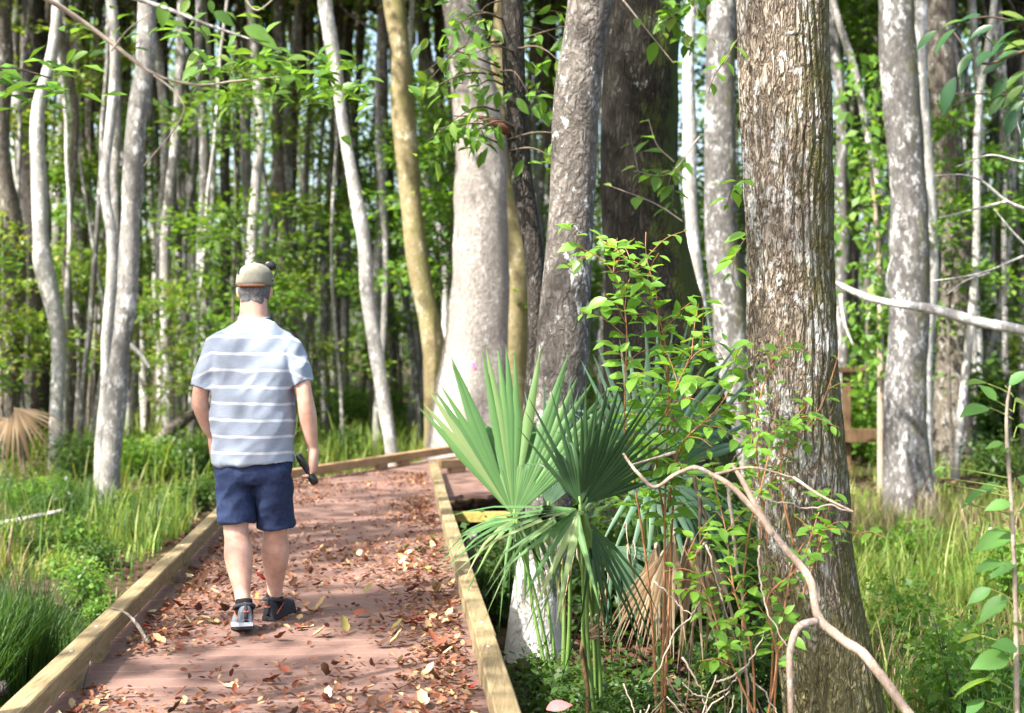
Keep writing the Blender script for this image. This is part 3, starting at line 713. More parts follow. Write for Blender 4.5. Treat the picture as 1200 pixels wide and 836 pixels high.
# the far wood reads as one mass of leaves
def far_wood():
    rng = np.random.default_rng(77); mb = MB()
    nc = 3000; d = rng.uniform(44, 76, nc); px = rng.uniform(-420, 1620, nc); x = (px - 600) / F * d
    z = rng.uniform(-.5, 1.0, nc) ** 1 * 0 + rng.uniform(0, 1, nc) ** 1.0 * 30
    c = np.stack([x, d, z], 1); per = 60
    pos = np.repeat(c, per, 0) + rng.normal(size=(nc * per, 3)) * np.array([1.3, 1.0, .9])
    nr = rng.normal(size=(nc * per, 3)) * .7; nr[:, 2] += .8; nr[:, 1] -= .4
    leaves(mb, pos, rng.normal(size=(nc * per, 3)), nr, rng.uniform(.16, .42, nc * per), LEAF_MID)
    tag(mb.build('far_woodland', M['leaf_far']), 'haze-tinted mass of far woodland foliage closing the view', 'woodland', kind='stuff')
far_wood()

# ------------------------------------------------------------------ grass and litter (nobody could count it)
def grass(name, label, mat, areas, seed):
    rng = np.random.default_rng(seed); mb = MB()
    for (x0, x1, y0, y1, n, h, w, thr) in areas:
        x = rng.uniform(x0, x1, n); y = rng.uniform(y0, y1, n)
        nz = fbm(np.stack([x, y, x * 0], 1), .8, 3, seed % 7)
        k = (nz > thr) & ~np.array([on_walk(a, b) for a, b in zip(x, y)]) ; k &= np.abs(x + .462 + .081 * y) > np.where(y < 15, 1.0, 0)
        x, y, nz = x[k], y[k], nz[k]; n = len(x)
        z = gz(x, y); hh = h * rng.uniform(.5, 1.25, n) * np.clip(.75 + nz, .4, 1.4); ww = w * rng.uniform(.7, 1.3, n)
        a = rng.uniform(0, 6.28, n); lean = rng.uniform(.05, .65, n) * hh
        s = np.stack([np.cos(a), np.sin(a), a * 0], 1); f = np.stack([-np.sin(a), np.cos(a), a * 0], 1)
        b = np.stack([x, y, z - .02], 1)
        V = []
        for t, wd in ((0, 1), (.45, .85), (.8, .5)):
            c = b + f * (lean * t * t)[:, None] + np.array([0, 0, 1]) * (hh * t * (1 - .12 * t))[:, None]
            V += [c - s * (ww * wd / 2)[:, None], c + s * (ww * wd / 2)[:, None]]
        V.append(b + f * lean[:, None] + np.array([0, 0, 1]) * (hh * .86)[:, None])
        V = np.stack(V, 1); off = (np.arange(n) * 7)[:, None, None]
        q = np.array([[0, 1, 3, 2], [2, 3, 5, 4]])[None] + off; t_ = np.array([[4, 5, 6]])[None] + off
        mb.add(V.reshape(-1, 3), q.reshape(-1, 4), t_.reshape(-1, 3))
    tag(mb.build(name, M[mat]), label, 'grass', kind='stuff')
grass('grass', 'sunny green swamp grass under the trees', 'grass',
      [(-10.5, -2.3, 9.6, 14, 12000, .20, .012, .06), (-12, -2.6, 10.5, 16, 2600, .50, .013, .12), (-13, -1.5, 13.5, 24, 15000, .25, .017, .04), (-14, -2, 14, 24, 3500, .6, .018, .1), (-20, 16, 23, 38, 14000, .45, .026, 0),
       (1.0, 6.5, 5.5, 11, 15000, .22, .009, .02), (1.4, 6.5, 6.5, 12, 3000, .48, .010, .05), (1.2, 10, 10.5, 22, 22000, .28, .014, .0), (-1.4, 1.5, 19, 26, 6000, .4, .02, -.2)], 11)
grass('grass', 'tall dark green grass at the wet edge of the boardwalk', 'grass_dark',
      [(-4.2, -2.15, 6.9, 8.6, 9000, .55, .009, -.1), (-5.0, -2.6, 7.6, 10.2, 7000, .45, .009, .0), (1.2, 4.5, 5.5, 9, 6000, .35, .009, .0), (-9, -2.2, 10, 16, 9000, .4, .012, 0.0)], 12)
grass('grass', 'straw-coloured dead grass among the green', 'palm_dead',
      [(-10.5, -2.3, 9.5, 18, 9000, .34, .010, -.2), (1.2, 8, 6, 16, 5500, .34, .009, -.2)], 14)
def ground_litter():
    rng = np.random.default_rng(13); mb = MB(); n = 26000
    x = np.concatenate([rng.uniform(.3, 5.5, 14000), rng.uniform(-10, 9, 22000)]); y = np.concatenate([rng.uniform(4.5, 12, 14000), rng.uniform(5, 22, 22000)])
    k = np.abs(x + .462 + .081 * y) > 1.0; x, y = x[k], y[k]; n = len(x)
    nr = rng.normal(size=(n, 3)) * .35; nr[:, 2] += 1
    leaves(mb, np.stack([x, y, gz(x, y) + .025], 1), rng.normal(size=(n, 3)) * [1, 1, .15], nr, rng.uniform(.05, .11, n), LEAF_MID)
    tag(mb.build('leaf_litter', M['litter_dark']), 'dark brown leaf litter covering the swampy ground', 'leaf litter', kind='stuff')
ground_litter()

# fallen leaves on the boards: the larger ones one by one, the crumbs as litter
def deck_leaves():
    rng = np.random.default_rng(31)
    def spot(n, lo=3.9, hi=15):
        d = lo + (hi - lo) * rng.uniform(0, 1, n) ** 1.3
        o = np.where(rng.uniform(size=n) < .42, np.where(rng.uniform(size=n) < .62, .70, -.74) + rng.normal(size=n) * .16, rng.uniform(-.78, .74, n))
        nz = .6 * fbm(np.stack([o, d, o * 0], 1), 1.6, 3, 4) + .35 * np.abs(o) + np.where(np.abs(d - 8.3) < 1.6, .22, 0) + np.where(np.abs(d - 5.3) < .5, .12, 0)
        k = (nz + rng.normal(size=n) * .18 > -.03) & (np.abs(o) < .78)
        return o[k], d[k]
    o, d = spot(13000)
    p = np.array([W(a, b, .006) for a, b in zip(o, d)]); n = len(p); p[:, 2] += rng.uniform(0, .012, n)
    nr = rng.normal(size=(n, 3)) * .38; nr[:, 2] += 1
    mb = MB(); leaves(mb, p, rng.normal(size=(n, 3)) * [1, 1, .12], nr, rng.uniform(.012, .045, n), leaf_template([(0, 0), (.2, .22), (.6, .30), (1, 0)], .6, -.4))
    tag(mb.build('leaf_litter', M['litter']), 'crumbled small fallen leaves strewn over the red-brown boards', 'leaf litter', kind='stuff')
    cols = {'tan curled': plain('tan_leaf', (.42, .28, .14), .8, .2, .35, 40), 'pale straw': plain('straw_leaf', (.58, .45, .24), .8, .2, .25, 40), 'red-brown': plain('red_brown_leaf', (.20, .06, .035), .8, .2, .4, 40),
            'dark brown': plain('brown_leaf', (.10, .05, .03), .85, .2, .4, 40), 'crimson': plain('crimson_leaf', (.42, .03, .03), .7, .25, .3, 40), 'green-brown': plain('green_brown_leaf', (.22, .19, .06), .8, .2, .4, 40)}
    meshes = {}
    for nm, mt in cols.items():
        ms = []
        for j in range(3):
            v, q, t = leaf_template([(0, 0), (.1, .13 + .05 * j), (.3, .30), (.5, .34 - .05 * j), (.7, .27), (.88, .10), (1, 0)], .35 + .25 * j, -.25 - .3 * j)
            v = v + .03 * fbm(v, 5, 2, j)[:, None]
            st = np.array([(-.012, -.28, .05), (.012, -.28, .05), (.012, .02, 0), (-.012, .02, 0)]); nv = len(v)
            me = mesh_data('fallen_leaf', np.concatenate([v, st]), [q, np.array([[0, 1, 2, 3]]) + nv], [t]); me.materials.append(mt); ms.append(me)
        meshes[nm] = ms
    o, d = spot(900, 4.0, 9.5)
    names = list(cols); pr = [.24, .14, .30, .24, .02, .06]
    for a, b in list(zip(o, d))[:290]:
        nm = rng.choice(names, p=pr); ob = bpy.data.objects.new('fallen_leaf', meshes[nm][int(rng.integers(0, 3))]); COL.objects.link(ob)
        s = rng.uniform(.035, .075); ob.location = W(a, b, .012); ob.scale = (s, s, s)
        ob.rotation_euler = (rng.normal() * .18, rng.normal() * .18, rng.uniform(0, 6.28))
        tag(ob, f'{nm} fallen leaf lying loose on the boardwalk', 'fallen leaf', f'{nm} fallen leaves on the boardwalk')
deck_leaves()

# ------------------------------------------------------------------ fan palms
def fan(mb, hub, axis, normal, L, spread, nseg, r0=.45, droop=.12, w=None, seed=0, lenfun=None):
    """one palmate blade: pleated segments joined up to r0 of their length, free and tapering beyond"""
    rng = np.random.default_rng(seed)
    a = unit(axis); n = np.asarray(normal, float); n = unit(n - a * (n @ a)); s = np.cross(a, n)
    dth = 2 * spread / nseg
    T = np.array([0.02, .12, .28, r0, .62, .80, .92, 1.0])
    for k in range(nseg):
        th = -spread + dth * (k + .5)
        l = L * (1 - (.16 if nseg > 2 else 0) * (abs(th) / spread) ** 2) * rng.uniform(.92, 1.06)
        if lenfun: l *= lenfun(th)
        dv = a * math.cos(th) + s * math.sin(th); sv = -a * math.sin(th) + s * math.cos(th)
        dr = droop * rng.uniform(.5, 1.7) * (1 + .5 * abs(th)); tw = rng.normal() * .07
        if nseg > 2 and rng.uniform() < .16: dr += rng.uniform(.5, 1.6); l *= .93
        V = []
        for t in T:
            tn = max(math.tan(dth / 2), .055); hw = tn * l * min(t, r0)
            if t > r0: hw = tn * l * r0 * (1 - (t - r0) / (1 - r0)) ** .8 * .95
            hw = max(hw, .0006)
            c = hub + dv * (l * t) - n * (l * dr * max(0, t - .3) ** 2) + np.array([0, 0, -1]) * (l * dr * .9 * max(0, t - .35) ** 2) + sv * (tw * l * max(0, t - r0))
            c = c + n * (.10 * l * t * abs(th) * .35)
            V += [c - sv * hw - n * hw * .30, c + n * hw * .35, c + sv * hw - n * hw * .30]
        m = len(T)
        q = [[3 * i, 3 * i + 1, 3 * i + 4, 3 * i + 3] for i in range(m - 1)] + [[3 * i + 1, 3 * i + 2, 3 * i + 5, 3 * i + 4] for i in range(m - 1)]
        mb.add(V, q)
def frond(root, hub, axis, normal, L, spread, nseg, mat, base, droop=.12, r0=.45, seed=0, lenfun=None, stalk_mat='palm_stalk', sr=.009, name='frond'):
    hub = np.asarray(hub, float)
    mb = MB(); fan(mb, hub, axis, normal, L, spread, nseg, r0, droop, seed=seed, lenfun=lenfun)
    o = mb.build(name, M[mat], root)
    base = np.asarray(base, float); mb = MB()
    mid = (hub + base) / 2 + np.array([0, 0, .06]) + unit(axis) * .02
    tube(mb, [base, mid, hub, hub + unit(axis) * .04], [sr * 1.5, sr, sr * .9, sr * .5], 6, 14); mb.build('stalk', M[stalk_mat], o)
    return o
d1 = 7.25
b1 = P(662, 815, d1); b1[2] = float(gz(b1[0], b1[1])) - .02
pal1 = thing('saw_palmetto', 'fan palm with one broad sunlit upright fan and one dark fan beside the kerb', 'palm', b1)
b1b = P(692, 850, 6.5); b1b[2] = float(gz(b1b[0], b1b[1])) - .02
def dirp(x0, y0, x1, y1, dz=0.0): return np.array([(x1 - x0), dz, -(y1 - y0)], float)
frond(pal1, P(602, 606, d1), dirp(602, 606, 616, 400, 18), (0.05, -1, .12), .90, .80, 28, 'palm', b1 + [-.03, 0, 0], .04, .56, 1)
frond(pal1, P(604, 608, d1), dirp(604, 608, 550, 622, -50), (0.1, -.35, 1), .44, .7, 7, 'palm', b1 + [-.05, 0, 0], .35, .3, 2)
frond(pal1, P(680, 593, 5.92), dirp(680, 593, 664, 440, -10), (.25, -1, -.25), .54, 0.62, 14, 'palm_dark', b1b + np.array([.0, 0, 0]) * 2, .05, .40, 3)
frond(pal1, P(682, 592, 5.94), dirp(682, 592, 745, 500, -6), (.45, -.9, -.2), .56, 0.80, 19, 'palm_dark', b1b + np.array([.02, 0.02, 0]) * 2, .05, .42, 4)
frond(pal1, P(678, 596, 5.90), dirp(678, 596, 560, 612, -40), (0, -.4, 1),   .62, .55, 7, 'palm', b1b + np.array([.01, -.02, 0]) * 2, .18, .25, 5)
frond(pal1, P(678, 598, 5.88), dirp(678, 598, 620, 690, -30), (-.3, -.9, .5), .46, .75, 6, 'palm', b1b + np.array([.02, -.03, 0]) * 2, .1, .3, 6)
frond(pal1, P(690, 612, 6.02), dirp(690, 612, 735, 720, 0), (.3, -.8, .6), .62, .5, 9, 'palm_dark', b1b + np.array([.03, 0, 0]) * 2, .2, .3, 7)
frond(pal1, P(622, 600, 7.5), dirp(622, 600, 640, 690, 10), (-.1, -.9, .4), .50, .9, 8, 'palm', b1 + [-.01, .03, 0], .1, .3, 8)
frond(pal1, P(640, 596, 7.7), dirp(640, 596, 690, 440, 16), (.2, -1, .2), .74, .62, 15, 'palm_blue', b1 + [.03, .05, 0], .06, .45, 9)
frond(pal1, P(715, 640, 6.9), dirp(715, 640, 770, 700, -10), (.3, -.8, .7), .46, .9, 13, 'palm_blue', b1 + [.06, 0, 0], .25, .4, 17)
rq = np.random.default_rng(15)
for k in range(14):
    hx = rq.uniform(640, 745); hy = rq.uniform(620, 690)
    frond(pal1, P(hx, hy, 6.9), dirp(hx, hy, hx + rq.uniform(-40, 40), hy + rq.uniform(60, 120), rq.uniform(-20, 20)), (rq.normal() * .6, -1, .3), rq.uniform(.25, .5), .04, 1, 'palm_dead', P(hx - 3, hy - 8, 6.95), .2, .25, 90 + k, None, 'twig', .003, 'withered_blade')
for k in range(12):
    hx, hy = ((602, 606), (680, 594))[k % 2]; x2 = hx + rq.uniform(-70, 60); y2 = hy + rq.uniform(70, 170)
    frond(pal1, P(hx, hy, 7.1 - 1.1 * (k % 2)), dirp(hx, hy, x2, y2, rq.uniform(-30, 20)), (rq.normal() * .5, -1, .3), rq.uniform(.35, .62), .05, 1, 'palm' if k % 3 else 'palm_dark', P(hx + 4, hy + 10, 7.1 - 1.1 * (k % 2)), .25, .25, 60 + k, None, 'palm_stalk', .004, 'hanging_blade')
for k, (x, y) in enumerate([(655, 600), (668, 640)]):
    mb = MB(); e = P(x, y, 6.9); tube(mb, [b1 + [.01 * k - .02, -.05, -.02], (b1 + e) / 2 + [.01, 0, .02], e], [.014, .011, .008], 7, 12); mb.build('stalk', M['palm_stalk'], pal1)
b2 = np.array([(775 - 600) / F * 7.9, 7.9, 0.0]); b2[2] = float(gz(b2[0], b2[1])) - .02
pal2 = thing('saw_palmetto', 'blue-green fan palm behind the leafy sapling, with dead brown fans hanging from it', 'palm', b2)
frond(pal2, P(768, 545, 7.8), dirp(768, 545, 832, 392, 10), (.3, -1, .25), .88, .62, 13, 'palm_blue', b2, .05, .42, 11)
frond(pal2, P(752, 560, 7.9), dirp(752, 560, 735, 420, 10), (0, -1, .2), .80, .75, 14, 'palm_blue', b2, .05, .45, 12)
frond(pal2, P(790, 548, 8.0), dirp(790, 548, 872, 440, 20), (.5, -.9, .3), .78, .7, 11, 'palm_blue', b2, .07, .42, 13)
frond(pal2, P(765, 552, 7.6), dirp(765, 552, 800, 600, -30), (.2, -.6, 1), .62, 1.3, 14, 'palm_blue', b2, .25, .4, 14)
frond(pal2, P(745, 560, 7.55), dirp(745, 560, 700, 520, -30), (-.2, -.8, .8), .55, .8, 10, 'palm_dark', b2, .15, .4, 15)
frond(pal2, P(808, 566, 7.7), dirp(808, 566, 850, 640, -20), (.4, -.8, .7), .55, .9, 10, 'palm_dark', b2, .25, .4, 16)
for k, (x, y, x2, y2, L) in enumerate([(790, 625, 768, 760, .58), (812, 630, 806, 770, .62), (775, 650, 735, 730, .48), (832, 640, 846, 760, .55), (768, 640, 752, 760, .5)]):
    frond(pal2, P(x, y, 6.5 + .06 * k), dirp(x, y, x2, y2, 0), (.1 * k - .2, -1, .3), L, .34, 9, 'palm_dead', b2 + [0, 0, .2], .05, .35, 20 + k, None, 'twig', .008, 'dead_frond')
b3 = P(686, 800, 6.2); b3[2] = float(gz(b3[0], b3[1]))
pal3 = thing('palm_seedling', 'withered brown palm seedling with a thin stalk in front of the palm stems', 'palm', b3)
frond(pal3, P(684, 748, 6.2), dirp(684, 748, 704, 728, -4), (0.3, -1, .5), .15, .9, 9, 'palm_dead', b3, .3, .4, 31, None, 'post_brown', .010)

# dead fan by the bent white trunk
bd = P(30, 530, 19.0); bd[2] = float(gz(bd[0], bd[1]))
pal4 = thing('dead_palm_frond', 'tan dead palm fan slumped in the grass below the bent white trunk', 'dead frond', bd)
frond(pal4, P(18, 478, 18.5), dirp(18, 478, 48, 520, -10), (0, -1, .6), .75, .9, 14, 'palm_dead', bd, .2, .4, 41, None, 'twig', .015, 'blade')
frond(pal4, P(10, 490, 18.6), dirp(10, 490, -20, 520, -10), (0, -1, .6), .6, .9, 12, 'palm_dead', bd, .2, .4, 42, None, 'twig', .015, 'blade')

# ------------------------------------------------------------------ leafy plants close by
def stem_poly(pts): return np.array([P(*p) for p in pts])
def leaf_stem(root, pts, r0, r1, nl, lsize, leafm, stemm, tpl=LEAF_NEAR, twigs=0, tl=.12, seed=0, t0=.15, wid=1.0, droop=.15, name='stem'):
    rng = np.random.default_rng(seed); path = spline(np.asarray(pts), 40); bm = MB(); lm = MB()
    tube(bm, path, np.linspace(r0, r1, 40), 6)
    lines = [(path, nl, t0)]
    for k in range(twigs):
        t = t0 + (1 - t0) * (k + rng.uniform(0, .8)) / twigs; i = min(int(t * 39), 38); s_ = path[i]; tg = unit(path[i + 1] - path[i])
        sd = unit(np.cross(tg, rng.normal(size=3))); L = tl * rng.uniform(.6, 1.3)
        e = s_ + (sd * .85 + tg * .5) * L; tw = spline(np.array([s_, (s_ + e) / 2 + [0, 0, L * .12], e]), 14)
        tube(bm, tw, np.linspace(r1 * 1.1, r1 * .5, 14), 5); lines.append((tw, max(3, int(L / (lsize * .42))), .2))
    for (pp, n, tt0) in lines:
        t = np.linspace(tt0, 1, n); i = np.clip((t * (len(pp) - 1)).astype(int), 0, len(pp) - 2)
        tg = unit(pp[i + 1] - pp[i]); sd = np.cross(tg, [0, 0, 1.0]); bad = np.linalg.norm(sd, axis=1) < .25
        sd[bad] = [1, 0, 0]; sd = unit(sd)
        ang = rng.uniform(-.9, .9, n); up = np.cross(sd, tg)
        sgn = np.where(np.arange(n) % 2 == 0, 1, -1)[:, None]
        ax = sgn * (sd * np.cos(ang)[:, None] + up * np.sin(ang)[:, None]) + tg * .45 + [0, 0, -droop]
        ax = unit(ax + rng.normal(size=(n, 3)) * .12); nr = rng.normal(size=(n, 3)) * .3 + [0, -.35, 1]
        sz = lsize * rng.uniform(.65, 1.2, n) * np.where(t > .93, .6, 1)
        leaves(lm, pp[i] + ax * .008, ax, nr, sz, tpl, wid)
    b = bm.build(name, M[stemm], root)
    lm.build('foliage', M[leafm], b)
g0 = P(770, 860, 6.3); g0[2] = float(gz(g0[0], g0[1]))
sp = thing('leafy_sapling', 'tall wispy sapling with small bright green leaves between palm fans and furrowed trunk', 'sapling', g0)
LS = .088
leaf_stem(sp, stem_poly([(770, 850, 6.3), (762, 700, 6.3), (742, 560, 6.2), (733, 520, 6.2), (733, 440, 6.15), (734, 380, 6.15), (724, 330, 6.15), (700, 300, 6.1), (668, 288, 6.1)]), .007, .002, 44, LS, 'leaf_bright', 'twig_red', twigs=20, tl=.2, seed=1, t0=.42)
leaf_stem(sp, stem_poly([(775, 850, 6.35), (778, 700, 6.3), (780, 560, 6.25), (782, 420, 6.25), (768, 360, 6.2), (745, 315, 6.2), (722, 292, 6.2), (702, 280, 6.2)]), .007, .002, 44, LS, 'leaf_bright', 'twig_red', twigs=24, tl=.22, seed=2, t0=.42)
leaf_stem(sp, stem_poly([(778, 850, 6.4), (786, 650, 6.35), (790, 500, 6.3), (774, 400, 6.3), (768, 340, 6.3), (757, 300, 6.3), (757, 272, 6.3)]), .007, .002, 22, LS * .9, 'leaf_bright', 'twig_red', twigs=11, tl=.18, seed=3, t0=.4)
leaf_stem(sp, stem_poly([(780, 620, 6.3), (770, 520, 6.2), (790, 460, 6.1), (815, 415, 6.05), (835, 405, 6.0)]), .006, .002, 22, LS, 'leaf_bright', 'twig_red', twigs=16, tl=.24, seed=4, t0=.2)
leaf_stem(sp, stem_poly([(782, 600, 6.3), (800, 520, 6.1), (840, 480, 6.0), (872, 430, 5.95)]), .006, .002, 20, LS, 'leaf_bright', 'twig_red', twigs=13, tl=.22, seed=5, t0=.15)

g0 = P(905, 870, 5.75); g0[2] = float(gz(g0[0], g0[1]))
cr = thing('climbing_vine', 'bright leafed vine climbing the front of the furrowed trunk', 'vine', g0)
for k, (pts, n, tw) in enumerate([
    ([(900, 860, 5.6), (905, 740, 5.6), (890, 640, 5.6), (905, 560, 5.66), (930, 520, 5.66), (960, 480, 5.62), (985, 410, 5.6)], 13, 6),
    ([(905, 860, 5.6), (918, 720, 5.55), (940, 640, 5.55), (975, 620, 5.5), (1020, 632, 5.5)], 11, 4),
    ([(880, 850, 5.6), (870, 720, 5.55), (878, 620, 5.55), (895, 560, 5.6), (910, 470, 5.66), (905, 410, 5.66), (925, 385, 5.64)], 11, 5),
    ([(930, 640, 5.6), (915, 560, 5.62), (925, 500, 5.62), (950, 470, 5.6)], 12, 9),
    ([(900, 640, 5.6), (890, 560, 5.62), (885, 500, 5.62), (900, 440, 5.62), (925, 400, 5.6)], 14, 9),
    ([(940, 700, 5.55), (960, 640, 5.55), (975, 580, 5.55)], 12, 8),
    ([(890, 850, 5.5), (850, 760, 5.45), (826, 690, 5.45), (800, 640, 5.5)], 22, 12),
    ([(885, 850, 5.5), (880, 760, 5.45), (860, 690, 5.45), (850, 620, 5.5), (835, 560, 5.6)], 24, 15),
    ([(898, 850, 5.5), (910, 770, 5.45), (900, 700, 5.45), (935, 665, 5.45), (960, 600, 5.45)], 11, 5)]):
    leaf_stem(cr, stem_poly(pts), .005, .0018, n,  .066, 'leaf_bright', 'twig_red', twigs=tw, tl=.14, seed=50 + k, t0=.3)
# small leafy shoots at the trunk's edge
sh = thing('vine_shoot', 'small leafy shoots hanging at the edge of the furrowed trunk', 'vine', P(868, 200, 5.9))
for k, (pts, n) in enumerate([([(868, 40, 5.9), (850, 70, 5.85), (836, 92, 5.8), (830, 110, 5.8)], 8), ([(880, 210, 5.85), (862, 214, 5.8), (852, 240, 5.8)], 7), ([(880, 270, 5.85), (862, 300, 5.8), (858, 330, 5.8)], 9), ([(885, 400, 5.85), (866, 410, 5.8), (858, 440, 5.8)], 8)]):
    leaf_stem(sh, stem_poly(pts), .003, .0015, n, .085, 'leaf_bright', 'twig_dark', seed=70 + k, t0=.1)

# bare forked branch in front of the furrowed trunk
gb = P(1090, 870, 4.75)
br = thing('bare_branch', 'bare pinkish forked branch zigzagging in front of the furrowed trunk', 'branch', gb)
mb = MB(); pp_ = spline(stem_poly([(1120, 905, 4.7), (1066, 836, 4.8), (1012, 765, 4.9), (975, 742, 5.0), (956, 722, 5.05), (946, 680, 5.1), (915, 640, 5.15), (885, 595, 5.2), (860, 570, 5.25), (838, 556, 5.3), (818, 547, 5.3), (792, 556, 5.35), (764, 569, 5.4), (750, 556, 5.4), (733, 537, 5.45), (728, 530, 5.45)]), 240); pp_ = pp_ + .010 * np.stack([fbm(pp_, 4.5, 3, 1), fbm(pp_, 4.5, 3, 2), fbm(pp_, 4.5, 3, 4)], 1); rr_ = np.interp(np.linspace(0, 1, 240), np.linspace(0, 1, 16), .82 * np.array(
                [.028, .026, .023, .022, .021, .020, .018, .016, .014, .0125, .012, .0105, .010, .0095, .009, .006])); tube(mb, pp_, rr_, 14, 240, lambda th, P3, p: trunk_fun(.13, 2)(th, P3, p) + .07 * fbm(P3, 45, 2, 3)); mb.build('main_stem', M['twig_pink'], br)
mb = MB(); tube(mb, stem_poly([(906, 628, 5.16), (884, 590, 5.2), (868, 560, 5.25), (858, 545, 5.3)]), [.014, .012, .010, .007], 8, 20, trunk_fun(.1, 4)); mb.build('side_stem', M['twig_pink'], br)
mb = MB(); tube(mb, stem_poly([(958, 728, 5.04), (936, 735, 5.0), (926, 765, 4.98), (926, 800, 4.96), (928, 850, 4.95)]), [.015, .013, .011, .010, .009], 8, 24, trunk_fun(.12, 5)); mb.build('side_stem', M['twig_pink'], br)
for k, pts in enumerate([[(838, 556, 5.3), (880, 548, 5.25), (930, 560, 5.2)], [(792, 530, 5.7), (740, 545, 5.6)], [(930, 560, 5.2), (960, 580, 5.1), (1000, 600, 5.0)]]):
    mb = MB(); tube(mb, stem_poly(pts), np.linspace(.006, .003, len(pts)), 6, 16, trunk_fun(.15, k)); mb.build('twig', M['twig_pink'], br)

# tangle of thin bare stems below it
gt = P(850, 850, 5.9); gt[2] = float(gz(gt[0], gt[1]))
tg_ = thing('bare_shrub', 'tangle of thin bleached bare stems under the forked branch', 'shrub', gt)
r5 = np.random.default_rng(9)
def wob(pts, amp):
    p = spline(stem_poly(pts), 30); w = r5.normal(size=(30, 3)) * amp; w = np.cumsum(w, 0); w -= np.linspace(0, 1, 30)[:, None] * w[-1]; return p + w * .5
for k, pts in enumerate([[(820, 575, 5.6), (821, 640, 5.6), (825, 690, 5.6), (838, 730, 5.6), (846, 790, 5.6), (850, 860, 5.6)], [(826, 700, 5.6), (790, 745, 5.6), (770, 790, 5.55), (760, 800, 5.55)],
        [(856, 570, 5.55), (862, 640, 5.5), (872, 720, 5.5), (878, 800, 5.5), (880, 860, 5.5)], [(845, 690, 5.5), (856, 760, 5.5), (850, 850, 5.5)], [(878, 790, 5.5), (905, 830, 5.45), (920, 860, 5.4)],
        [(880, 780, 5.5), (850, 810, 5.5), (820, 815, 5.5), (800, 800, 5.5)], [(812, 560, 5.7), (830, 620, 5.7), (815, 720, 5.7), (800, 850, 5.7)], [(764, 680, 5.7), (790, 700, 5.65), (812, 722, 5.6)],
        [(800, 770, 5.5), (815, 800, 5.5), (830, 850, 5.5)], [(868, 600, 5.6), (858, 680, 5.6), (846, 740, 5.6)], [(1000, 600, 5.3), (930, 590, 5.3), (880, 575, 5.3)], [(890, 640, 5.4), (900, 700, 5.35), (925, 760, 5.3)],
        [(850, 560, 5.8), (866, 530, 5.8), (880, 500, 5.8)], [(840, 800, 5.4), (870, 780, 5.4), (895, 740, 5.4)], [(826, 640, 5.5), (842, 700, 5.5), (862, 760, 5.5), (870, 850, 5.5)]]):
    mb = MB(); p = wob(pts, .006); tube(mb, p, np.linspace(.008 if k in (0, 2, 6) else .0045, .0022, 30), 5); mb.build('twig', M['twig' if k % 3 else 'twig_dark'], tg_)
# a few thin ones scattered above the ground
for k in range(26):
    x = r5.uniform(720, 910) if k > 7 else r5.uniform(690, 790); y = r5.uniform(790, 870); L = r5.uniform(90, 190); a = r5.uniform(0.8, 2.4)
    mb = MB(); p = wob([(x, y, 5.7), (x + math.cos(a) * L * .5, y + math.sin(a) * L * .5, 5.65), (x + math.cos(a + .3) * L, y + math.sin(a + .3) * L, 5.6)], .005)
    tube(mb, p, np.linspace(.0035, .0015, 30), 4); mb.build('twig', M['twig' if k % 2 else 'twig_dark'], tg_)

# low dark-leaved ground plants round the palm stems
for k, (px, d, sc) in enumerate([(665, 6.6, .26), (715, 6.3, .30), (745, 6.6, .34), (700, 7.0, .32), (640, 7.2, .24), (585, 9.6, .5), (720, 9.2, .6), (690, 10.2, .6), (800, 9.6, .8), (850, 8.8, .8), (880, 7.0, .4)]):
    x, y = place(px, d)
    plant2('shrub', 'small dark-leaved shrub low among the palm stems', 'shrub', 'small dark shrubs among the palm stems', SHRUB['dark green'][k % 2], x, y, sc)
gf = P(682, 840, 5.9); gf[2] = float(gz(gf[0], gf[1]))
fe = thing('fern', 'feathery bright green seedling spray at the foot of the palm stems', 'fern', gf)
for k in range(7):
    mb = MB(); a = -.9 + .3 * k; s_ = gf; pth = spline(np.array([s_, s_ + [.12 * a, -.02, .14], s_ + [.30 * a, -.05, .24 - .03 * abs(a)]]), 16)
    tube(mb, pth, np.linspace(.003, .001, 16), 4); n = 26; i = np.clip((np.linspace(.2, 1, n) * 15).astype(int), 0, 14)
    ax = np.array([[.9 * (1 if j % 2 else -1), -.2, .25] for j in range(n)]); leaves(mb, pth[i], ax, np.tile([0, -.5, 1.], (n, 1)), .075 * (1 - .5 * np.linspace(0, 1, n)), LEAF_MID, .28)
    mb.build('frond', M['leaf_bright'], fe)

# sapling with broad leaves at the picture's right edge
g0 = P(1194, 880, 5.0); g0[2] = float(gz(g0[0], g0[1]))
rs = thing('broadleaf_sapling', 'slender pale-stemmed sapling with large toothed leaves above the sunny grass', 'sapling', g0)
mb = MB(); tube(mb, [g0 - [0, 0, .1]] + [P(*p) for p in [(1192, 836, 5.0), (1190, 700, 5.0), (1186, 600, 5.0), (1180, 480, 5.0), (1186, 440, 5.0)]], [.011, .010, .009, .008, .006, .003], 7, 40, trunk_fun(.08, 1)); st = mb.build('stem', M['twig'], rs)
lm = MB(); r6 = np.random.default_rng(4)
def bigleaf(x, y, dx, dy, L, d=5.0, nz=(0, -.5, 1), tpl=LEAF_NEAR, wid=1.0, dz=0.0, m=lm):
    leaves(m, [P(x, y, d)], [np.array([dx, dz, -dy])], [np.array(nz, float)], [.74 * L / F * d], tpl, wid)
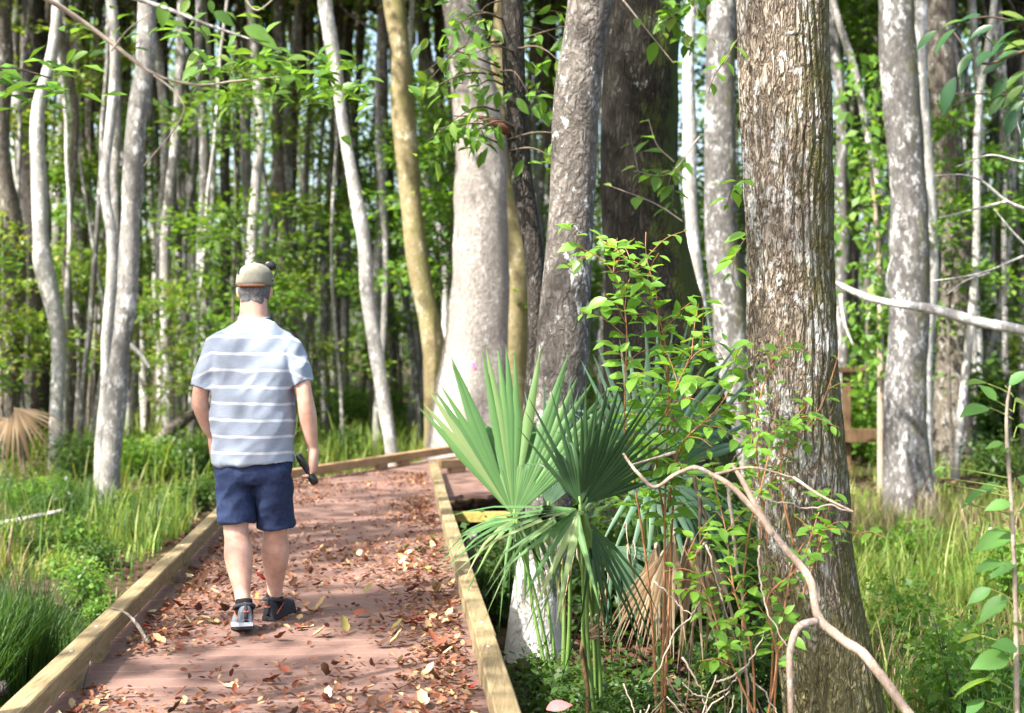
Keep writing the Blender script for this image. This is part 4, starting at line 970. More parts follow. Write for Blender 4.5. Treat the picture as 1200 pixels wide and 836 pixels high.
for a in [(1160, 478, -1, .10, 58), (1168, 470, -.7, -.8, 36), (1158, 450, -1, -.15, 46), (1178, 452, .6, -.6, 40), (1190, 470, .8, .2, 50), (1172, 540, .4, -.9, 36), (1165, 572, -1, .45, 62), (1172, 570, -.9, .1, 40),
          (1185, 625, -1, .3, 70), (1188, 640, .9, .1, 50), (1175, 660, -1, .2, 46), (1160, 690, -.9, .5, 44), (1180, 700, -.8, .55, 60), (1182, 770, -1, .1, 70), (1160, 795, -1, .25, 72), (1190, 760, -1, -.3, 52), (1186, 730, .8, .3, 40),
          (1190, 560, .9, .3, 46), (1178, 520, -1, .2, 30), (1192, 600, .9, .2, 50), (1150, 745, -1, .2, 40), (1192, 690, .9, .3, 50), (1192, 800, .8, .2, 60), (1150, 820, -.8, .4, 46), (1188, 820, -1, .2, 50),
          (1120, 570, -1, -.3, 22), (1110, 548, -1, .2, 24), (1102, 560, .8, -.5, 24), (1130, 590, 1, .1, 26), (1192, 500, .9, .2, 44), (1184, 590, -1, .15, 44), (1190, 660, -.9, .35, 50)]:
    x, y, dx, dy, L = a
    bigleaf(x + r6.normal() * 2, y, dx, dy, L, 5.0 + r6.normal() * .05, (r6.normal() * .3, -.5 + r6.normal() * .4, 1), dz=r6.normal() * .3)
    bm = MB(); s_ = P(1190 + min(0, (x - 1190) * .0), y + 8, 5.0); tube(bm, [P(1188, y + 14, 5.0), P((1188 + x) / 2, y + 6, 5.0), P(x, y, 5.0)], [.003, .0025, .0018], 5, 8); bm.build('twig', M['stem_green'], st)
lm.build('foliage', M['leaf_big'], rs)
# weeds in the grass by it
for k, (px, py, d) in enumerate([(1115, 600, 8.0), (1060, 640, 8.6), (1150, 640, 7.0), (1120, 720, 6.6), (1060, 560, 12), (1180, 560, 10)]):
    x = (px - 600) / F * d
    plant2('weed', 'light green leafy weed rising from the sunny grass', 'weed', 'leafy weeds in the sunny grass', SHRUB['bright green'][k % 2], x, d, .42)

for k in range(34):
    dd = r6.uniform(9.8, 17); px = r6.uniform(-80, 235); x, y = place(px, dd)
    if on_walk(x, y) or abs(x + .462 + .081 * y) < 1.3: continue
    t = ('bright green', 'yellow-green', 'dark green')[k % 3]
    plant2('weed', f'low {t} leafy weed in the grass beside the boardwalk', 'weed', f'low {t} weeds in the grass beside the boardwalk', SHRUB[t][0], x, y, r6.uniform(.18, .36))
# glossy dark-leaved branch reaching in at the top
gx = np.array([2.85, 4.9, 0.0]); gx[2] = float(gz(gx[0], gx[1]))
mg = thing('glossy_leaved_tree', 'glossy dark-leaved branch reaching in above the slim white trunk', 'tree', gx)
mb = MB(); tube(mb, [gx - [0, 0, .2], gx + [0, 0, 1.5], gx + [.05, 0, 4.5]], [.07, .06, .03], 10, 20, trunk_fun(.08, 2)); mb.build('trunk', M['bark_mid'], mg)
bpth = stem_poly([(1570, 120, 4.9), (1400, 60, 4.7), (1280, 50, 4.55), (1200, 60, 4.5), (1150, 75, 4.5), (1118, 38, 4.5)])
mb = MB(); tube(mb, bpth, [.02, .014, .009, .006, .004, .002], 7, 40); tube(mb, stem_poly([(1230, 55, 4.52), (1190, 110, 4.5), (1160, 110, 4.48), (1120, 110, 4.46)]), [.006, .004, .003, .002], 6, 20)
tube(mb, stem_poly([(1230, 50, 4.52), (1200, 30, 4.5), (1160, 20, 4.48), (1138, 22, 4.46)]), [.006, .004, .003, .002], 6, 20); mb.build('branch', M['twig_dark'], mg)
lm = MB()
for a in [(1098, 36, -1, .75, 44), (1120, 34, -1, .9, 50), (1130, 24, -1, .1, 36), (1150, 18, -1, 0, 40), (1170, 15, .9, .2, 50), (1190, 22, .9, .3, 50), (1165, 30, -1, .4, 44), (1190, 36, -.9, .5, 44), (1140, 62, -.8, .9, 46), (1120, 90, -.5, 1.2, 62), (1128, 84, .2, 1, 34),
          (1160, 60, -.9, .7, 44), (1180, 70, -1, .45, 48), (1196, 60, -1, .2, 44), (1205, 82, -1, .6, 50), (1180, 90, -.6, .9, 42), (1200, 100, -.8, .7, 46), (1170, 50, .9, .1, 40), (1200, 118, -.8, .8, 50), (1190, 128, -.4, 1.1, 46), (1210, 50, -1, .1, 50), (1215, 135, -.6, .8, 50),
          (1160, 88, .9, .5, 40), (1148, 40, .8, .4, 36), (1230, 70, .8, .5, 50), (1240, 100, .3, 1, 50), (1178, 112, -.7, .8, 40), (1206, 24, -1, -.1, 44), (1186, 50, -.9, .35, 46)]:
    x, y, dx, dy, L = a
    bigleaf(x, y, dx, dy, L, 4.5 + r6.normal() * .06, (r6.normal() * .4, -.6 + r6.normal() * .3, 1), LEAF_LONG, 1.15, r6.normal() * .25, lm)
lm.build('foliage', M['leaf_glossy'], mg)

# thin grey twigs with light leaves reaching in at the top on the other side
gx = np.array([-2.7, 4.0, 0.0]); gx[2] = float(gz(gx[0], gx[1]))
tl_ = thing('young_tree', 'thin grey twigs with light translucent leaves hanging above the pale trunks', 'tree', gx)
mb = MB(); tube(mb, [gx - [0, 0, .2], gx + [.1, 0, 1.6], gx + [0, .1, 4.2]], [.05, .045, .02], 10, 20, trunk_fun(.08, 2)); mb.build('trunk', M['bark_pale'], tl_)
for k, pts in enumerate([[(-520, -110, 4.0), (-200, -60, 4.2), (40, -8, 4.4), (110, 35, 4.5), (160, 73, 4.5), (182, 88, 4.5), (235, 100, 4.55), (275, 95, 4.6), (330, 90, 4.6)],
                         [(-500, -140, 4.0), (-100, -60, 4.2), (150, -4, 4.4), (200, 12, 4.4), (245, 30, 4.4), (290, 45, 4.4), (330, 62, 4.4)],
                         [(275, -30, 4.7), (300, 12, 4.7), (330, -10, 4.7)], [(180, 88, 4.5), (205, 108, 4.5), (216, 125, 4.5), (205, 150, 4.55), (168, 195, 4.6)], [(130, 60, 4.5), (150, 35, 4.5), (178, 14, 4.5)]]):
    mb = MB(); tube(mb, stem_poly(pts), np.linspace(.010 if k < 2 else .004, .002, len(pts)), 6, 40, trunk_fun(.1, k)); mb.build('twig', M['twig' if k != 1 else 'bark_pale'], tl_)
lm = MB()
for a in [(192, 2, -.05, 1, 42), (222, 0, -.7, 1, 28), (246, 0, .2, 1, 22), (250, 14, 1, .6, 40), (285, 32, 1, .4, 52), (300, 42, 1, .5, 40), (236, 30, .6, .6, 22)]:
    x, y, dx, dy, L = a; bigleaf(x, y, dx, dy, L, 4.4, (.2, -1, .5), dz=-.1, m=lm)
for k in range(190):
    t = r6.uniform(); x = (235 + 190 * t + r6.normal() * 12) if k < 150 else r6.uniform(70, 330); y = (74 + 22 * t + r6.normal() * 20) if k < 150 else 30 + r6.normal() * 16
    bigleaf(x, y, r6.choice([-1, 1]) * r6.uniform(.4, 1), r6.uniform(-.35, .6), r6.uniform(22, 44), 4.7 + r6.normal() * .12, (r6.normal() * .35, -.35 + r6.normal() * .3, 1), LEAF_NEAR, .9, r6.normal() * .5, lm)
lm.build('foliage', M['leaf_mid'], tl_)
lm = MB()
for k in range(40):
    x = 20 + r6.normal() * 26 + (30 if k % 2 else 0); y = 90 + r6.normal() * 18
    bigleaf(x, y, r6.choice([-1, 1]), r6.uniform(-.2, .6), r6.uniform(30, 50), 9.0 + r6.normal() * .2, (r6.normal() * .4, -.4, 1), LEAF_MID, .9, r6.normal() * .3, lm)
gx = np.array([-4.6, 9.2, 0.0]); gx[2] = float(gz(gx[0], gx[1]))
t2_ = thing('young_tree', 'sunlit spray of broad leaves hanging over the bent white trunk', 'tree', gx)
mb = MB(); tube(mb, [gx - [0, 0, .2], gx + [.1, 0, 2.0], gx + [0.3, 0, 3.4], P(10, 80, 9.0), P(60, 92, 9.0)], [.04, .035, .02, .012, .004], 8, 30); mb.build('trunk', M['twig_dark'], t2_)
lm.build('foliage', M['leaf_bright'], t2_)

# foliage on the blackish trunk with the stub, and hanging sprays beside the cypress
lm = MB(); bm = MB(); r7 = np.random.default_rng(8)
for k in range(26):
    y = r7.uniform(-20, 190); x0 = 596 + r7.normal() * 8; dx = r7.choice([-1, 1]) * r7.uniform(30, 100); dy = r7.uniform(-30, 60); d = 8.9 + r7.normal() * .2
    pth = stem_poly([(x0, y, 9.0), (x0 + dx * .5, y + dy * .3 - 8, d), (x0 + dx, y + dy, d)]); tube(bm, pth, [.008, .005, .002], 5, 10)
    n = 9; t = r7.uniform(.3, 1.1, n)
    leaves(lm, pth[0] + (pth[2] - pth[0]) * t[:, None] + r7.normal(size=(n, 3)) * .05, r7.normal(size=(n, 3)) + [0, 0, -.7], r7.normal(size=(n, 3)) * .5 + [0, -.6, .8], r7.uniform(.08, .14, n), LEAF_NEAR, .8)
bk = [o for o in bpy.data.objects if o.get('label', '').startswith('thin blackish trunk')][0]
bm.build('branch', M['twig_dark'], bk); lm.build('foliage', M['leaf_mid'], bk)
for nm, pts, lab in (('hanging_spray', [(880, -60, 8.5), (800, -20, 8.8), (740, 30, 9.0), (700, 60, 9.0)], 'x'),):
    pass
gx = np.array([1.9, 10.6, 0]); gx[2] = float(gz(gx[0], gx[1]))
cs = thing('vine', 'leafy vine with grey twigs hanging across the dark cypress trunk', 'vine', P(790, 40, 10.2))
for k, (pts, n) in enumerate([([(860, -40, 10.2), (800, 10, 10.1), (770, 30, 10.0)], 16), ([(730, 0, 10.0), (762, 40, 10.0), (790, 75, 10.0)], 3), ([(770, -20, 10.2), (800, 40, 10.1), (812, 60, 10.1)], 14), ([(820, 160, 10.2), (780, 205, 10.0), (742, 200, 9.9)], 12), ([(800, 260, 10.0), (770, 240, 9.9), (715, 218, 9.8)], 3), ([(790, 190, 10), (770, 170, 9.9), (760, 140, 9.9)], 3)]):
    leaf_stem(cs, stem_poly(pts), .006, .002, n, .14, 'leaf_mid', 'twig', seed=90 + k, twigs=3 if n > 5 else 0, tl=.3, t0=.3)
# vine leaves hugging the post beside the mottled grey trunk
vy = thing('ivy_clad_stem', 'slim stem thickly clad in bright leaves before the wooden railing', 'vine', (place(1032, 17.0)[0], 17.0, float(gz(place(1032, 17.0)[0], 17.0))))
x = place(1032, 17.0)[0]; mb = MB(); tube(mb, [[x, 17, -.6], [x, 17, 1], P(1030, 300, 17), P(1020, 190, 17)], [.04, .04, .03, .02], 8, 20); mb.build('stem', M['twig_pink'], vy)
lm = MB(); n = 520; y = r7.uniform(60, 450, n); xx = 1020 + (y - 60) * .02 + r7.normal(size=n) * 22
leaves(lm, [P(a, b, 17 + r7.normal() * .3) for a, b in zip(xx, y)], r7.normal(size=(n, 3)) + [0, 0, -.4], r7.normal(size=(n, 3)) * .5 + [0, -.3, .8], r7.uniform(.10, .2, n)); lm.build('foliage', M['leaf_mid'], vy)

# pale dead boughs
db = thing('dead_bough', 'long pale fallen bough slanting before the wooden railing', 'branch', P(1090, 360, 14.0))
mb = MB(); tube(mb, stem_poly([(975, 330, 14.6), (1020, 350, 14.4), (1090, 362, 14.0), (1150, 378, 13.6), (1210, 390, 13.2), (1300, 420, 12.8), (1420, 560, 12.4)]), [.03, .04, .045, .05, .055, .06, .07], 10, 50, trunk_fun(.12, 3)); mb.build('limb', M['bark_white'], db)
for k, pts in enumerate([[(985, 345, 14.5), (990, 380, 14.4), (1000, 405, 14.3)], [(980, 360, 14.5), (985, 395, 14.4), (982, 425, 14.3)], [(1050, 357, 14.3), (1040, 330, 14.3), (1046, 300, 14.2)]]):
    mb = MB(); tube(mb, stem_poly(pts), np.linspace(.025, .01, len(pts)), 7, 16, trunk_fun(.15, k)); mb.build('twig', M['bark_white'], db)
ds = thing('dead_branch', 'crooked bleached dead branch with many twigs over the sunny grass', 'branch', P(1180, 220, 11.0))
for k, (pts, r) in enumerate([([(1300, 290, 11), (1215, 250, 11), (1180, 236, 11), (1150, 212, 11), (1130, 205, 11), (1095, 206, 11)], .02), ([(1290, 180, 11), (1200, 190, 11), (1160, 182, 11), (1120, 196, 11)], .014), ([(1180, 236, 11), (1140, 246, 11), (1100, 256, 11)], .012),
    ([(1250, 330, 11), (1190, 275, 11), (1165, 245, 11)], .014), ([(1240, 240, 11), (1215, 200, 11), (1190, 140, 11)], .016), ([(1160, 320, 11.2), (1130, 330, 11.2), (1110, 345, 11.2)], .01), ([(1200, 300, 11), (1150, 320, 11.1), (1090, 330, 11.2)], .012), ([(1250, 130, 11), (1205, 150, 11), (1200, 175, 11)], .012)]):
    mb = MB(); tube(mb, stem_poly(pts), np.linspace(r, .004, len(pts)), 7, 30, trunk_fun(.15, k)); mb.build('limb', M['bark_white'], ds)

# sticks on the ground and boards
def stick(label, pts, r0, r1, mat='bark_white', name='fallen_stick'):
    p = np.array(pts); o = MB(); tube(o, p, np.linspace(r0, r1, len(p)), 8, 24, trunk_fun(.15, 3)); ob = o.build(name, M[mat], None, p[0]); tag(ob, label, 'stick')
stick('straight pale stick lying across the sunny grass at the wet edge', [P(-60, 626, 13), P(10, 612, 13), P(76, 598, 13)], .03, .018)
stick('short white broken branch leaning behind the crooked grey-white trunk', [P(152, 404, 19), P(165, 416, 19), P(176, 432, 19)], .04, .02)
stick('small brownish stick resting on the timber kerb', [W(-.88, 6.75, .15), W(-.78, 6.66, .13), W(-.66, 6.52, .025)], .005, .010, 'bark_mid')
stick('thin hooked twig by the timber kerb', [W(-.78, 5.85, .10), W(-.78, 5.72, .02), W(-.72, 5.62, .012), W(-.60, 5.6, .012)], .004, .003, 'bark_mid')
stick('short cream cut branch leaning under the boardwalk edge', [P(544, 655, 10.4), P(551, 638, 10.3), P(556, 626, 10.2)], .03, .026)
stick('fallen brown log end lying between the pale trunks', [P(170, 535, 20), P(205, 500, 20.5), P(232, 482, 21)], .10, .07, 'bark_mid', 'fallen_log')
stick('dark grey log sunk in the mud beside the boardwalk kerb', [P(-160, 850, 6.5), P(-50, 822, 6.6), P(8, 806, 6.7)], .05, .035, 'bark_black', 'fallen_log')
tag(None or (lambda: (lambda mb: (leaves(mb, [P(640, 832, 5.6)], [np.array([1, .2, .25])], [np.array([0, -.7, 1])], [.11], LEAF_NEAR), mb.build('fallen_leaf', plain('pink_leaf', (.62, .16, .16), .6, .3), None, P(640, 832, 5.6)))[1])(MB()))(), 'pink fallen leaf beside the kerb near the palm stems', 'fallen leaf')
# pink tape on the pale grey tree
mb = MB(); pc = P(556, 430, 17.7); tube(mb, [pc + [-.02, -.02, .05], pc + [0, -.03, 0], pc + [.02, -.02, -.06]], [.010, .016, .006], 6, 10); tag(mb.build('marker_ribbon', plain('magenta_tape', (.65, .08, .35), .5, .3), None, pc), 'scrap of magenta marking tape on the large pale grey trunk', 'ribbon')

# wooden railing of a further boardwalk
ra = P(990, 500, 21.5); ra[2] = float(gz(ra[0], ra[1]))
rail = thing('wooden_railing', 'brown wooden railing of a further boardwalk beyond the grass', 'railing', ra)
def bar(nm, a, b, hw, hh):
    m_ = MB(); ax = unit(b - a); sd = unit(np.cross(ax, [0.1, 1, 0.02])); m_.bbox((a + b) / 2, (ax, sd, np.cross(ax, sd)), (np.linalg.norm(b - a) / 2, hw, hh), .006); m_.build(nm, M['post_brown'], rail, smooth=False)
for px in (850, 992, 1075): bar('post', P(px, 560, 21.5), P(px, 432 if px < 1030 else 452, 21.5), .06 if px == 992 else .045, .07 if px == 992 else .045)
bar('top_rail', P(960, 434, 21.4), P(1045, 432, 21.4), .04, .07); 
bar('floor_edge', P(820, 512, 21.35), P(1080, 510, 21.35), .10, .05)

# ------------------------------------------------------------------ the walking man
MAN_O = np.array([-1.25, 7.02, 0.0])
MX, MY = P(297, 400, 7.02)[0], 7.02
def J(x, z, y=0.0): return np.array([MX + x, MY + y, z])      # x to the picture's right, y ahead, z up (metres)
def loft(mb, rings, n=20, cap=True):
    """rings: (centre, rx, ry, superellipse exponent); sections across the path, rx sideways, ry fore and aft"""
    c = np.array([r[0] for r in rings], float); K = len(c)
    t = unit(np.gradient(c, axis=0)); th = np.linspace(0, 2 * np.pi, n, endpoint=False)
    V = []
    for i, r in enumerate(rings):
        fw = np.array([0, 1.0, 0]) - t[i] * t[i][1]; fw = unit(fw) if np.linalg.norm(fw) > .2 else np.array([0, 0, 1.0])
        sd = np.cross(fw, t[i]); e = 2.0 / (r[3] if len(r) > 3 else 2.0)
        cs = np.sign(np.cos(th)) * np.abs(np.cos(th)) ** e; sn = np.sign(np.sin(th)) * np.abs(np.sin(th)) ** e
        V.append(c[i] + sd * (cs * r[1])[:, None] + fw * (sn * r[2])[:, None])
    V = np.concatenate(V); i = np.arange(K - 1)[:, None] * n; j = np.arange(n)[None]; k = (j + 1) % n
    q = np.stack([i + j, i + k, i + n + k, i + n + j], -1).reshape(-1, 4); n0 = len(V); V = np.concatenate([V, c[:1], c[-1:]]); jj = np.arange(n); kk = (jj + 1) % n; l = (K - 1) * n
    tr = np.concatenate([np.stack([kk, jj, np.full(n, n0)], 1), np.stack([l + jj, l + kk, np.full(n, n0 + 1)], 1)])
    mb.add(V, q, tr)
def smooth_rings(rings, n):
    a = np.array([[*r[0], r[1], r[2], r[3] if len(r) > 3 else 2.0] for r in rings]); s = spline(a, n)
    return [(x[:3], x[3], x[4], x[5]) for x in s]
def ball(mb, c, r, n=14):
    c = np.asarray(c, float); r = np.broadcast_to(np.asarray(r, float), (3,))
    ph = np.linspace(.02, np.pi - .02, n)
    loft_v = []
    th = np.linspace(0, 2 * np.pi, n * 2, endpoint=False)
    V = np.array([[c + r * np.array([math.sin(p) * math.cos(t), math.sin(p) * math.sin(t), -math.cos(p)]) for t in th] for p in ph]); m = n * 2
    i = np.arange(n - 1)[:, None] * m; j = np.arange(m)[None]; k = (j + 1) % m
    q = np.stack([i + j, i + k, i + m + k, i + m + j], -1).reshape(-1, 4); V = V.reshape(-1, 3); n0 = len(V); V = np.concatenate([V, [c - [0, 0, r[2]]], [c + [0, 0, r[2]]]])
    jj = np.arange(m); kk = (jj + 1) % m; l = (n - 1) * m
    mb.add(V, q, np.concatenate([np.stack([kk, jj, np.full(m, n0)], 1), np.stack([l + jj, l + kk, np.full(m, n0 + 1)], 1)]))
def fuse(mb, name, mat, parent, voxel, smooth_it=6, disp=None):
    """joins the overlapping shapes of mb into one continuous surface"""
    o = mb.build(name, mat, parent)
    r = o.modifiers.new("r", 'REMESH'); r.mode = 'VOXEL'; r.voxel_size = voxel; r.use_smooth_shade = True
    s = o.modifiers.new("s", 'SMOOTH'); s.iterations = smooth_it; s.factor = 0.5
    dg = bpy.context.evaluated_depsgraph_get(); me = bpy.data.meshes.new_from_object(o.evaluated_get(dg))
    o.modifiers.clear(); o.data = me
    for p in me.polygons: p.use_smooth = True
    if not me.materials: me.materials.append(mat)
    if disp:
        n = len(me.vertices); co = np.empty(n * 3, np.float32); me.vertices.foreach_get("co", co); no = np.empty(n * 3, np.float32); me.vertices.foreach_get("normal", no)
        co = co.reshape(-1, 3).astype(float); no = no.reshape(-1, 3); org = np.array(o['_o'])
        co2 = co + no * disp(co + org)[:, None]; me.vertices.foreach_set("co", co2.astype(np.float32).ravel()); me.update()
    return o
skin = NT('sun_tanned_skin'); _v = skin.coords(); _n = skin.noise(_v, 18, 4, .6)
skin.col(skin.ramp(_n, [(.25, (.42, .215, .155)), (.5, (.53, .315, .24)), (.75, (.60, .39, .31))])); skin.set(.5, .35); skin.bs.inputs["Subsurface Weight"].default_value = .12; skin.bs.inputs["Subsurface Radius"].default_value = (.02, .008, .004)
skin.bump(skin.noise(_v, 160, 3, .6), .12, .002)
MX0 = MX
man = thing('person', 'man in a striped grey-blue tee, navy shorts and khaki cap walking away along the boardwalk', 'person', (MX, MY, 0))
SHW, EL, ER = .0, J(-.262, 1.10, -.01), J(.258, 1.115, -.03)
HL = J(-.218, .90, .10); HR = J(.292, .845, .03)
body = MB()
# torso, neck
loft(body, smooth_rings([(J(0, .80), .155, .105), (J(0, .90), .165, .115), (J(0, 1.02), .160, .112), (J(0, 1.16), .165, .115), (J(0, 1.30), .185, .118, 2.3), (J(0, 1.40), .185, .105, 2.4), (J(0, 1.46, .01), .135, .085), (J(-.003, 1.50, .015), .080, .074), (J(-.003, 1.55, .02), .068, .070), (J(-.003, 1.62, .03), .066, .070)], 34), 28)
# head with face looking down the path
hc = J(-.003, 1.655, .055)
ball(body, hc + [0, 0, .01], (.077, .098, .112), 18); ball(body, hc + [0, .035, -.065], (.056, .062, .055), 14); ball(body, hc + [0, .07, -.085], (.032, .026, .024), 10)
tube(body, [hc + [0, .088, .025], hc + [0, .118, -.018], hc + [0, .098, -.030]], [.011, .016, .012], 8, 8)
for s in (-1, 1):
    ball(body, hc + [s * .03, .092, .028], (.022, .010, .009), 8)
    ball(body, hc + [s * .080, -.004, -.012], (.010, .022, .034), 10); ball(body, hc + [s * .086, -.012, -.004], (.006, .016, .022), 8)
    ball(body, hc + [s * .034, .075, -.022], (.022, .020, .020), 8)
ball(body, hc + [0, .094, -.052], (.024, .010, .006), 8); ball(body, hc + [0, .093, -.063], (.021, .010, .006), 8)
def limb(pts, n=26, seg=18): loft(body, smooth_rings(pts, n), seg)
# arms: shoulder, upper arm, elbow, forearm, wrist
limb([(J(-.150, 1.37), .054, .060), (J(-.190, 1.32), .050, .056), (J(-.228, 1.24, -.01), .046, .052), (EL, .041, .045), (EL + (HL - EL) * .3, .043, .046), (EL + (HL - EL) * .7, .033, .034), (HL + [0, 0, .03], .026, .030)])
limb([(J(.150, 1.37), .054, .060), (J(.190, 1.32), .050, .056), (J(.228, 1.24, -.015), .046, .052), (ER, .042, .045), (ER + (HR - ER) * .3, .046, .047), (ER + (HR - ER) * .7, .034, .035), (HR + [0, 0, .03], .025, .031)])
def hand(w, d, side, curl):
    """w wrist, d hand direction, side: +1 thumb toward the body's inside"""
    d = unit(np.array(d)); fwd = np.array([0, 1.0, 0]); fwd = unit(fwd - d * (d @ fwd)); inn = np.cross(d, fwd) ; inn = inn if inn[0] * side > 0 else -inn
    loft(body, smooth_rings([(w - d * .02, .028, .032), (w + d * .03, .026, .044), (w + d * .065, .024, .048), (w + d * .095, .020, .046)], 12), 14)
    for i, (o_, L) in enumerate([(.037, .076), (.013, .084), (-.012, .079), (-.036, .064)]):
        b = w + d * .082 + fwd * o_; a1, a2, a3 = curl * .55, curl * 1.35, curl * 1.9
        p = [b]
        for a, f in ((a1, .45), (a2, .32), (a3, .25)): p.append(p[-1] + (d * math.cos(a) + inn * math.sin(a)) * L * f)
        tube(body, p, [.0115, .0108, .0098, .0085], 8, 10)
    b = w + d * .03 + fwd * .032; p = [b, b + d * .028 + fwd * .022 + inn * .012, b + d * .058 + fwd * .026 + inn * .03, b + d * .078 + fwd * .016 + inn * .045]
    tube(body, p, [.016, .0135, .0115, .010], 8, 10)
hand(HL, [.05, .25, -1], 1, .55); hand(HR, [-.02, -.05, -1], -1, .95)
# legs: the trailing one reaches back to the camera
KL, KR = J(-.075, .475, -.06), J(.098, .475, .06); AL, AR = J(-.010, .115, -.20), J(.078, .085, .17)
limb([(J(-.085, .86), .092, .105), (J(-.090, .72, -.01), .088, .095), (J(-.082, .58, -.035), .070, .076), (KL, .061, .065), (KL + (AL - KL) * .12, .060, .066), (KL + (AL - KL) * .30, .070, .076), (KL + (AL - KL) * .52, .060, .064), (KL + (AL - KL) * .80, .039, .044), (AL, .037, .043), (AL - [0, 0, .05], .036, .046)], 36)
limb([(J(.085, .86), .092, .105), (J(.095, .72, .015), .088, .095), (J(.100, .58, .04), .070, .076), (KR, .061, .065), (KR + (AR - KR) * .12, .060, .066), (KR + (AR - KR) * .30, .071, .076), (KR + (AR - KR) * .52, .061, .064), (KR + (AR - KR) * .80, .040, .044), (AR, .038, .043), (AR - [0, 0, .04], .036, .046)], 36)
bo = fuse(body, 'body', skin.m, man, .0062, 5)
# tee
tee = NT('striped_grey_blue_cotton'); tc = tee.n("TexCoord"); sx = tee.n("SeparateXYZ"); tee.l(tc.outputs["Object"], sx.inputs[0])
zz = tee.math('ADD', sx.outputs[2], tee.math('MULTIPLY', sx.outputs[0], 0.02))
zz = tee.math('ADD', zz, tee.math('MULTIPLY', tee.math('MAXIMUM', tee.math('SUBTRACT', tee.math('ABSOLUTE', sx.outputs[0]), .19), 0.0), .45))
zz = tee.math('ADD', zz, tee.math('MULTIPLY', tee.noise(tee.coords(), 5.0, 3, .5), .022))
fr = tee.math('FRACT', tee.math('DIVIDE', tee.math('SUBTRACT', zz, .862), .0805))
st_ = tee.ramp(fr, [(0.0, (.8, .8, .8)), (0.13, (.8, .8, .8)), (0.18, (0, 0, 0)), (0.985, (0, 0, 0)), (1.0, (1, 1, 1))])
cc = tee.coords(); hn = tee.noise(tee.coords((1, 1, 14)), 40, 3, .6)
bc = tee.ramp(hn, [(.3, (.235, .278, .35)), (.7, (.305, .352, .43))])
tee.col(tee.mix(st_, bc, (.58, .61, .66))); tee.set(.9, .15); tee.bump(tee.noise(cc, 300, 2, .5), .15, .002)
def cloth_disp(amp, zc, seed, side=None):
    def f(p):
        q = (p - np.array([MX, MY, 0])) * np.array([1.0, 1.0, 1.0])
        w = fbm(np.stack([q[:, 0] * 1.0 + q[:, 2] * .8, q[:, 1], q[:, 2] * 1.6 - q[:, 0] * .7], 1), 5.5, 3, seed)
        w2 = fbm(q * np.array([1.4, 1.4, .45]), 9.0, 2, seed + 2)
        w3 = fbm(np.stack([q[:, 0] * .6 + q[:, 2] * 1.1, q[:, 1] * .6, q[:, 2] * .9 - q[:, 0] * 1.1], 1), 13.0, 2, seed + 4)
        return .002 + amp * (w * .7 - .55 * np.abs(w3) + w2 * .5 * np.clip(1.25 - (q[:, 2] - zc) * 1.6, .3, 1.2))
    return f
sm = MB()
loft(sm, smooth_rings([(J(0, .800, 0), .209, .154, 2.4), (J(0, .86, 0), .203, .146, 2.4), (J(0, .95, -.004), .200, .146, 2.4), (J(0, 1.08, -.004), .203, .146, 2.4), (J(0, 1.22, -.004), .206, .144, 2.5), (J(0, 1.33, -.002), .208, .138, 2.5), (J(0, 1.395, .0), .196, .122, 2.4), (J(0, 1.45, .008), .150, .098, 2.2), (J(-.002, 1.492, .014), .095, .080), (J(-.002, 1.518, .016), .073, .073)], 40), 36)
for s, e in ((-1, J(-.250, 1.165, -.012)), (1, J(.250, 1.180, -.018))):
    loft(sm, smooth_rings([(J(s * .11, 1.39), .076, .085), (J(s * .168, 1.362), .078, .086), (J(s * .207, 1.29, -.006), .071, .083), (e, .064, .080)], 18), 22)
tee_o = fuse(sm, 'shirt', tee.m, man, .0075, 6, cloth_disp(.0125, .95, 1))
mb = MB(); tube(mb, [J(.073 * math.cos(a) - .002, 1.517 + .012 * math.sin(a), .016 + .073 * math.sin(a)) for a in np.linspace(0, 2 * np.pi, 25)], [.0065] * 25, 8); mb.build('collar', tee.m, tee_o)
# shorts
nv = NT('navy_cotton'); nn = nv.noise(nv.coords(), 60, 3, .6); nv.col(nv.ramp(nn, [(.3, (.012, .022, .062)), (.7, (.024, .040, .098))])); nv.set(.8, .25); nv.bump(nv.noise(nv.coords((1, 1, 1)), 260, 2, .5), .15, .002)
sh_ = MB()
loft(sh_, smooth_rings([(J(0, .70, .0), .165, .118, 2.6), (J(0, .74, 0), .190, .135, 2.6), (J(0, .82, 0), .182, .130, 2.4), (J(0, .90, 0), .165, .112, 2.3)], 16), 30)
loft(sh_, smooth_rings([(J(-.092, .80, -.0), .100, .132), (J(-.090, .70, -.012), .096, .126), (J(-.080, .60, -.034), .088, .110), (J(-.074, .535, -.046), .086, .104), (J(-.074, .512, -.048), .089, .107)], 18), 26)
loft(sh_, smooth_rings([(J(.092, .80, .0), .100, .132), (J(.096, .70, .012), .098, .126), (J(.100, .60, .034), .091, .110), (J(.102, .505, .052), .086, .102), (J(.102, .484, .055), .089, .105)], 18), 26)
sho = fuse(sh_, 'shorts', nv.m, man, .0065, 3, cloth_disp(.011, .75, 4))
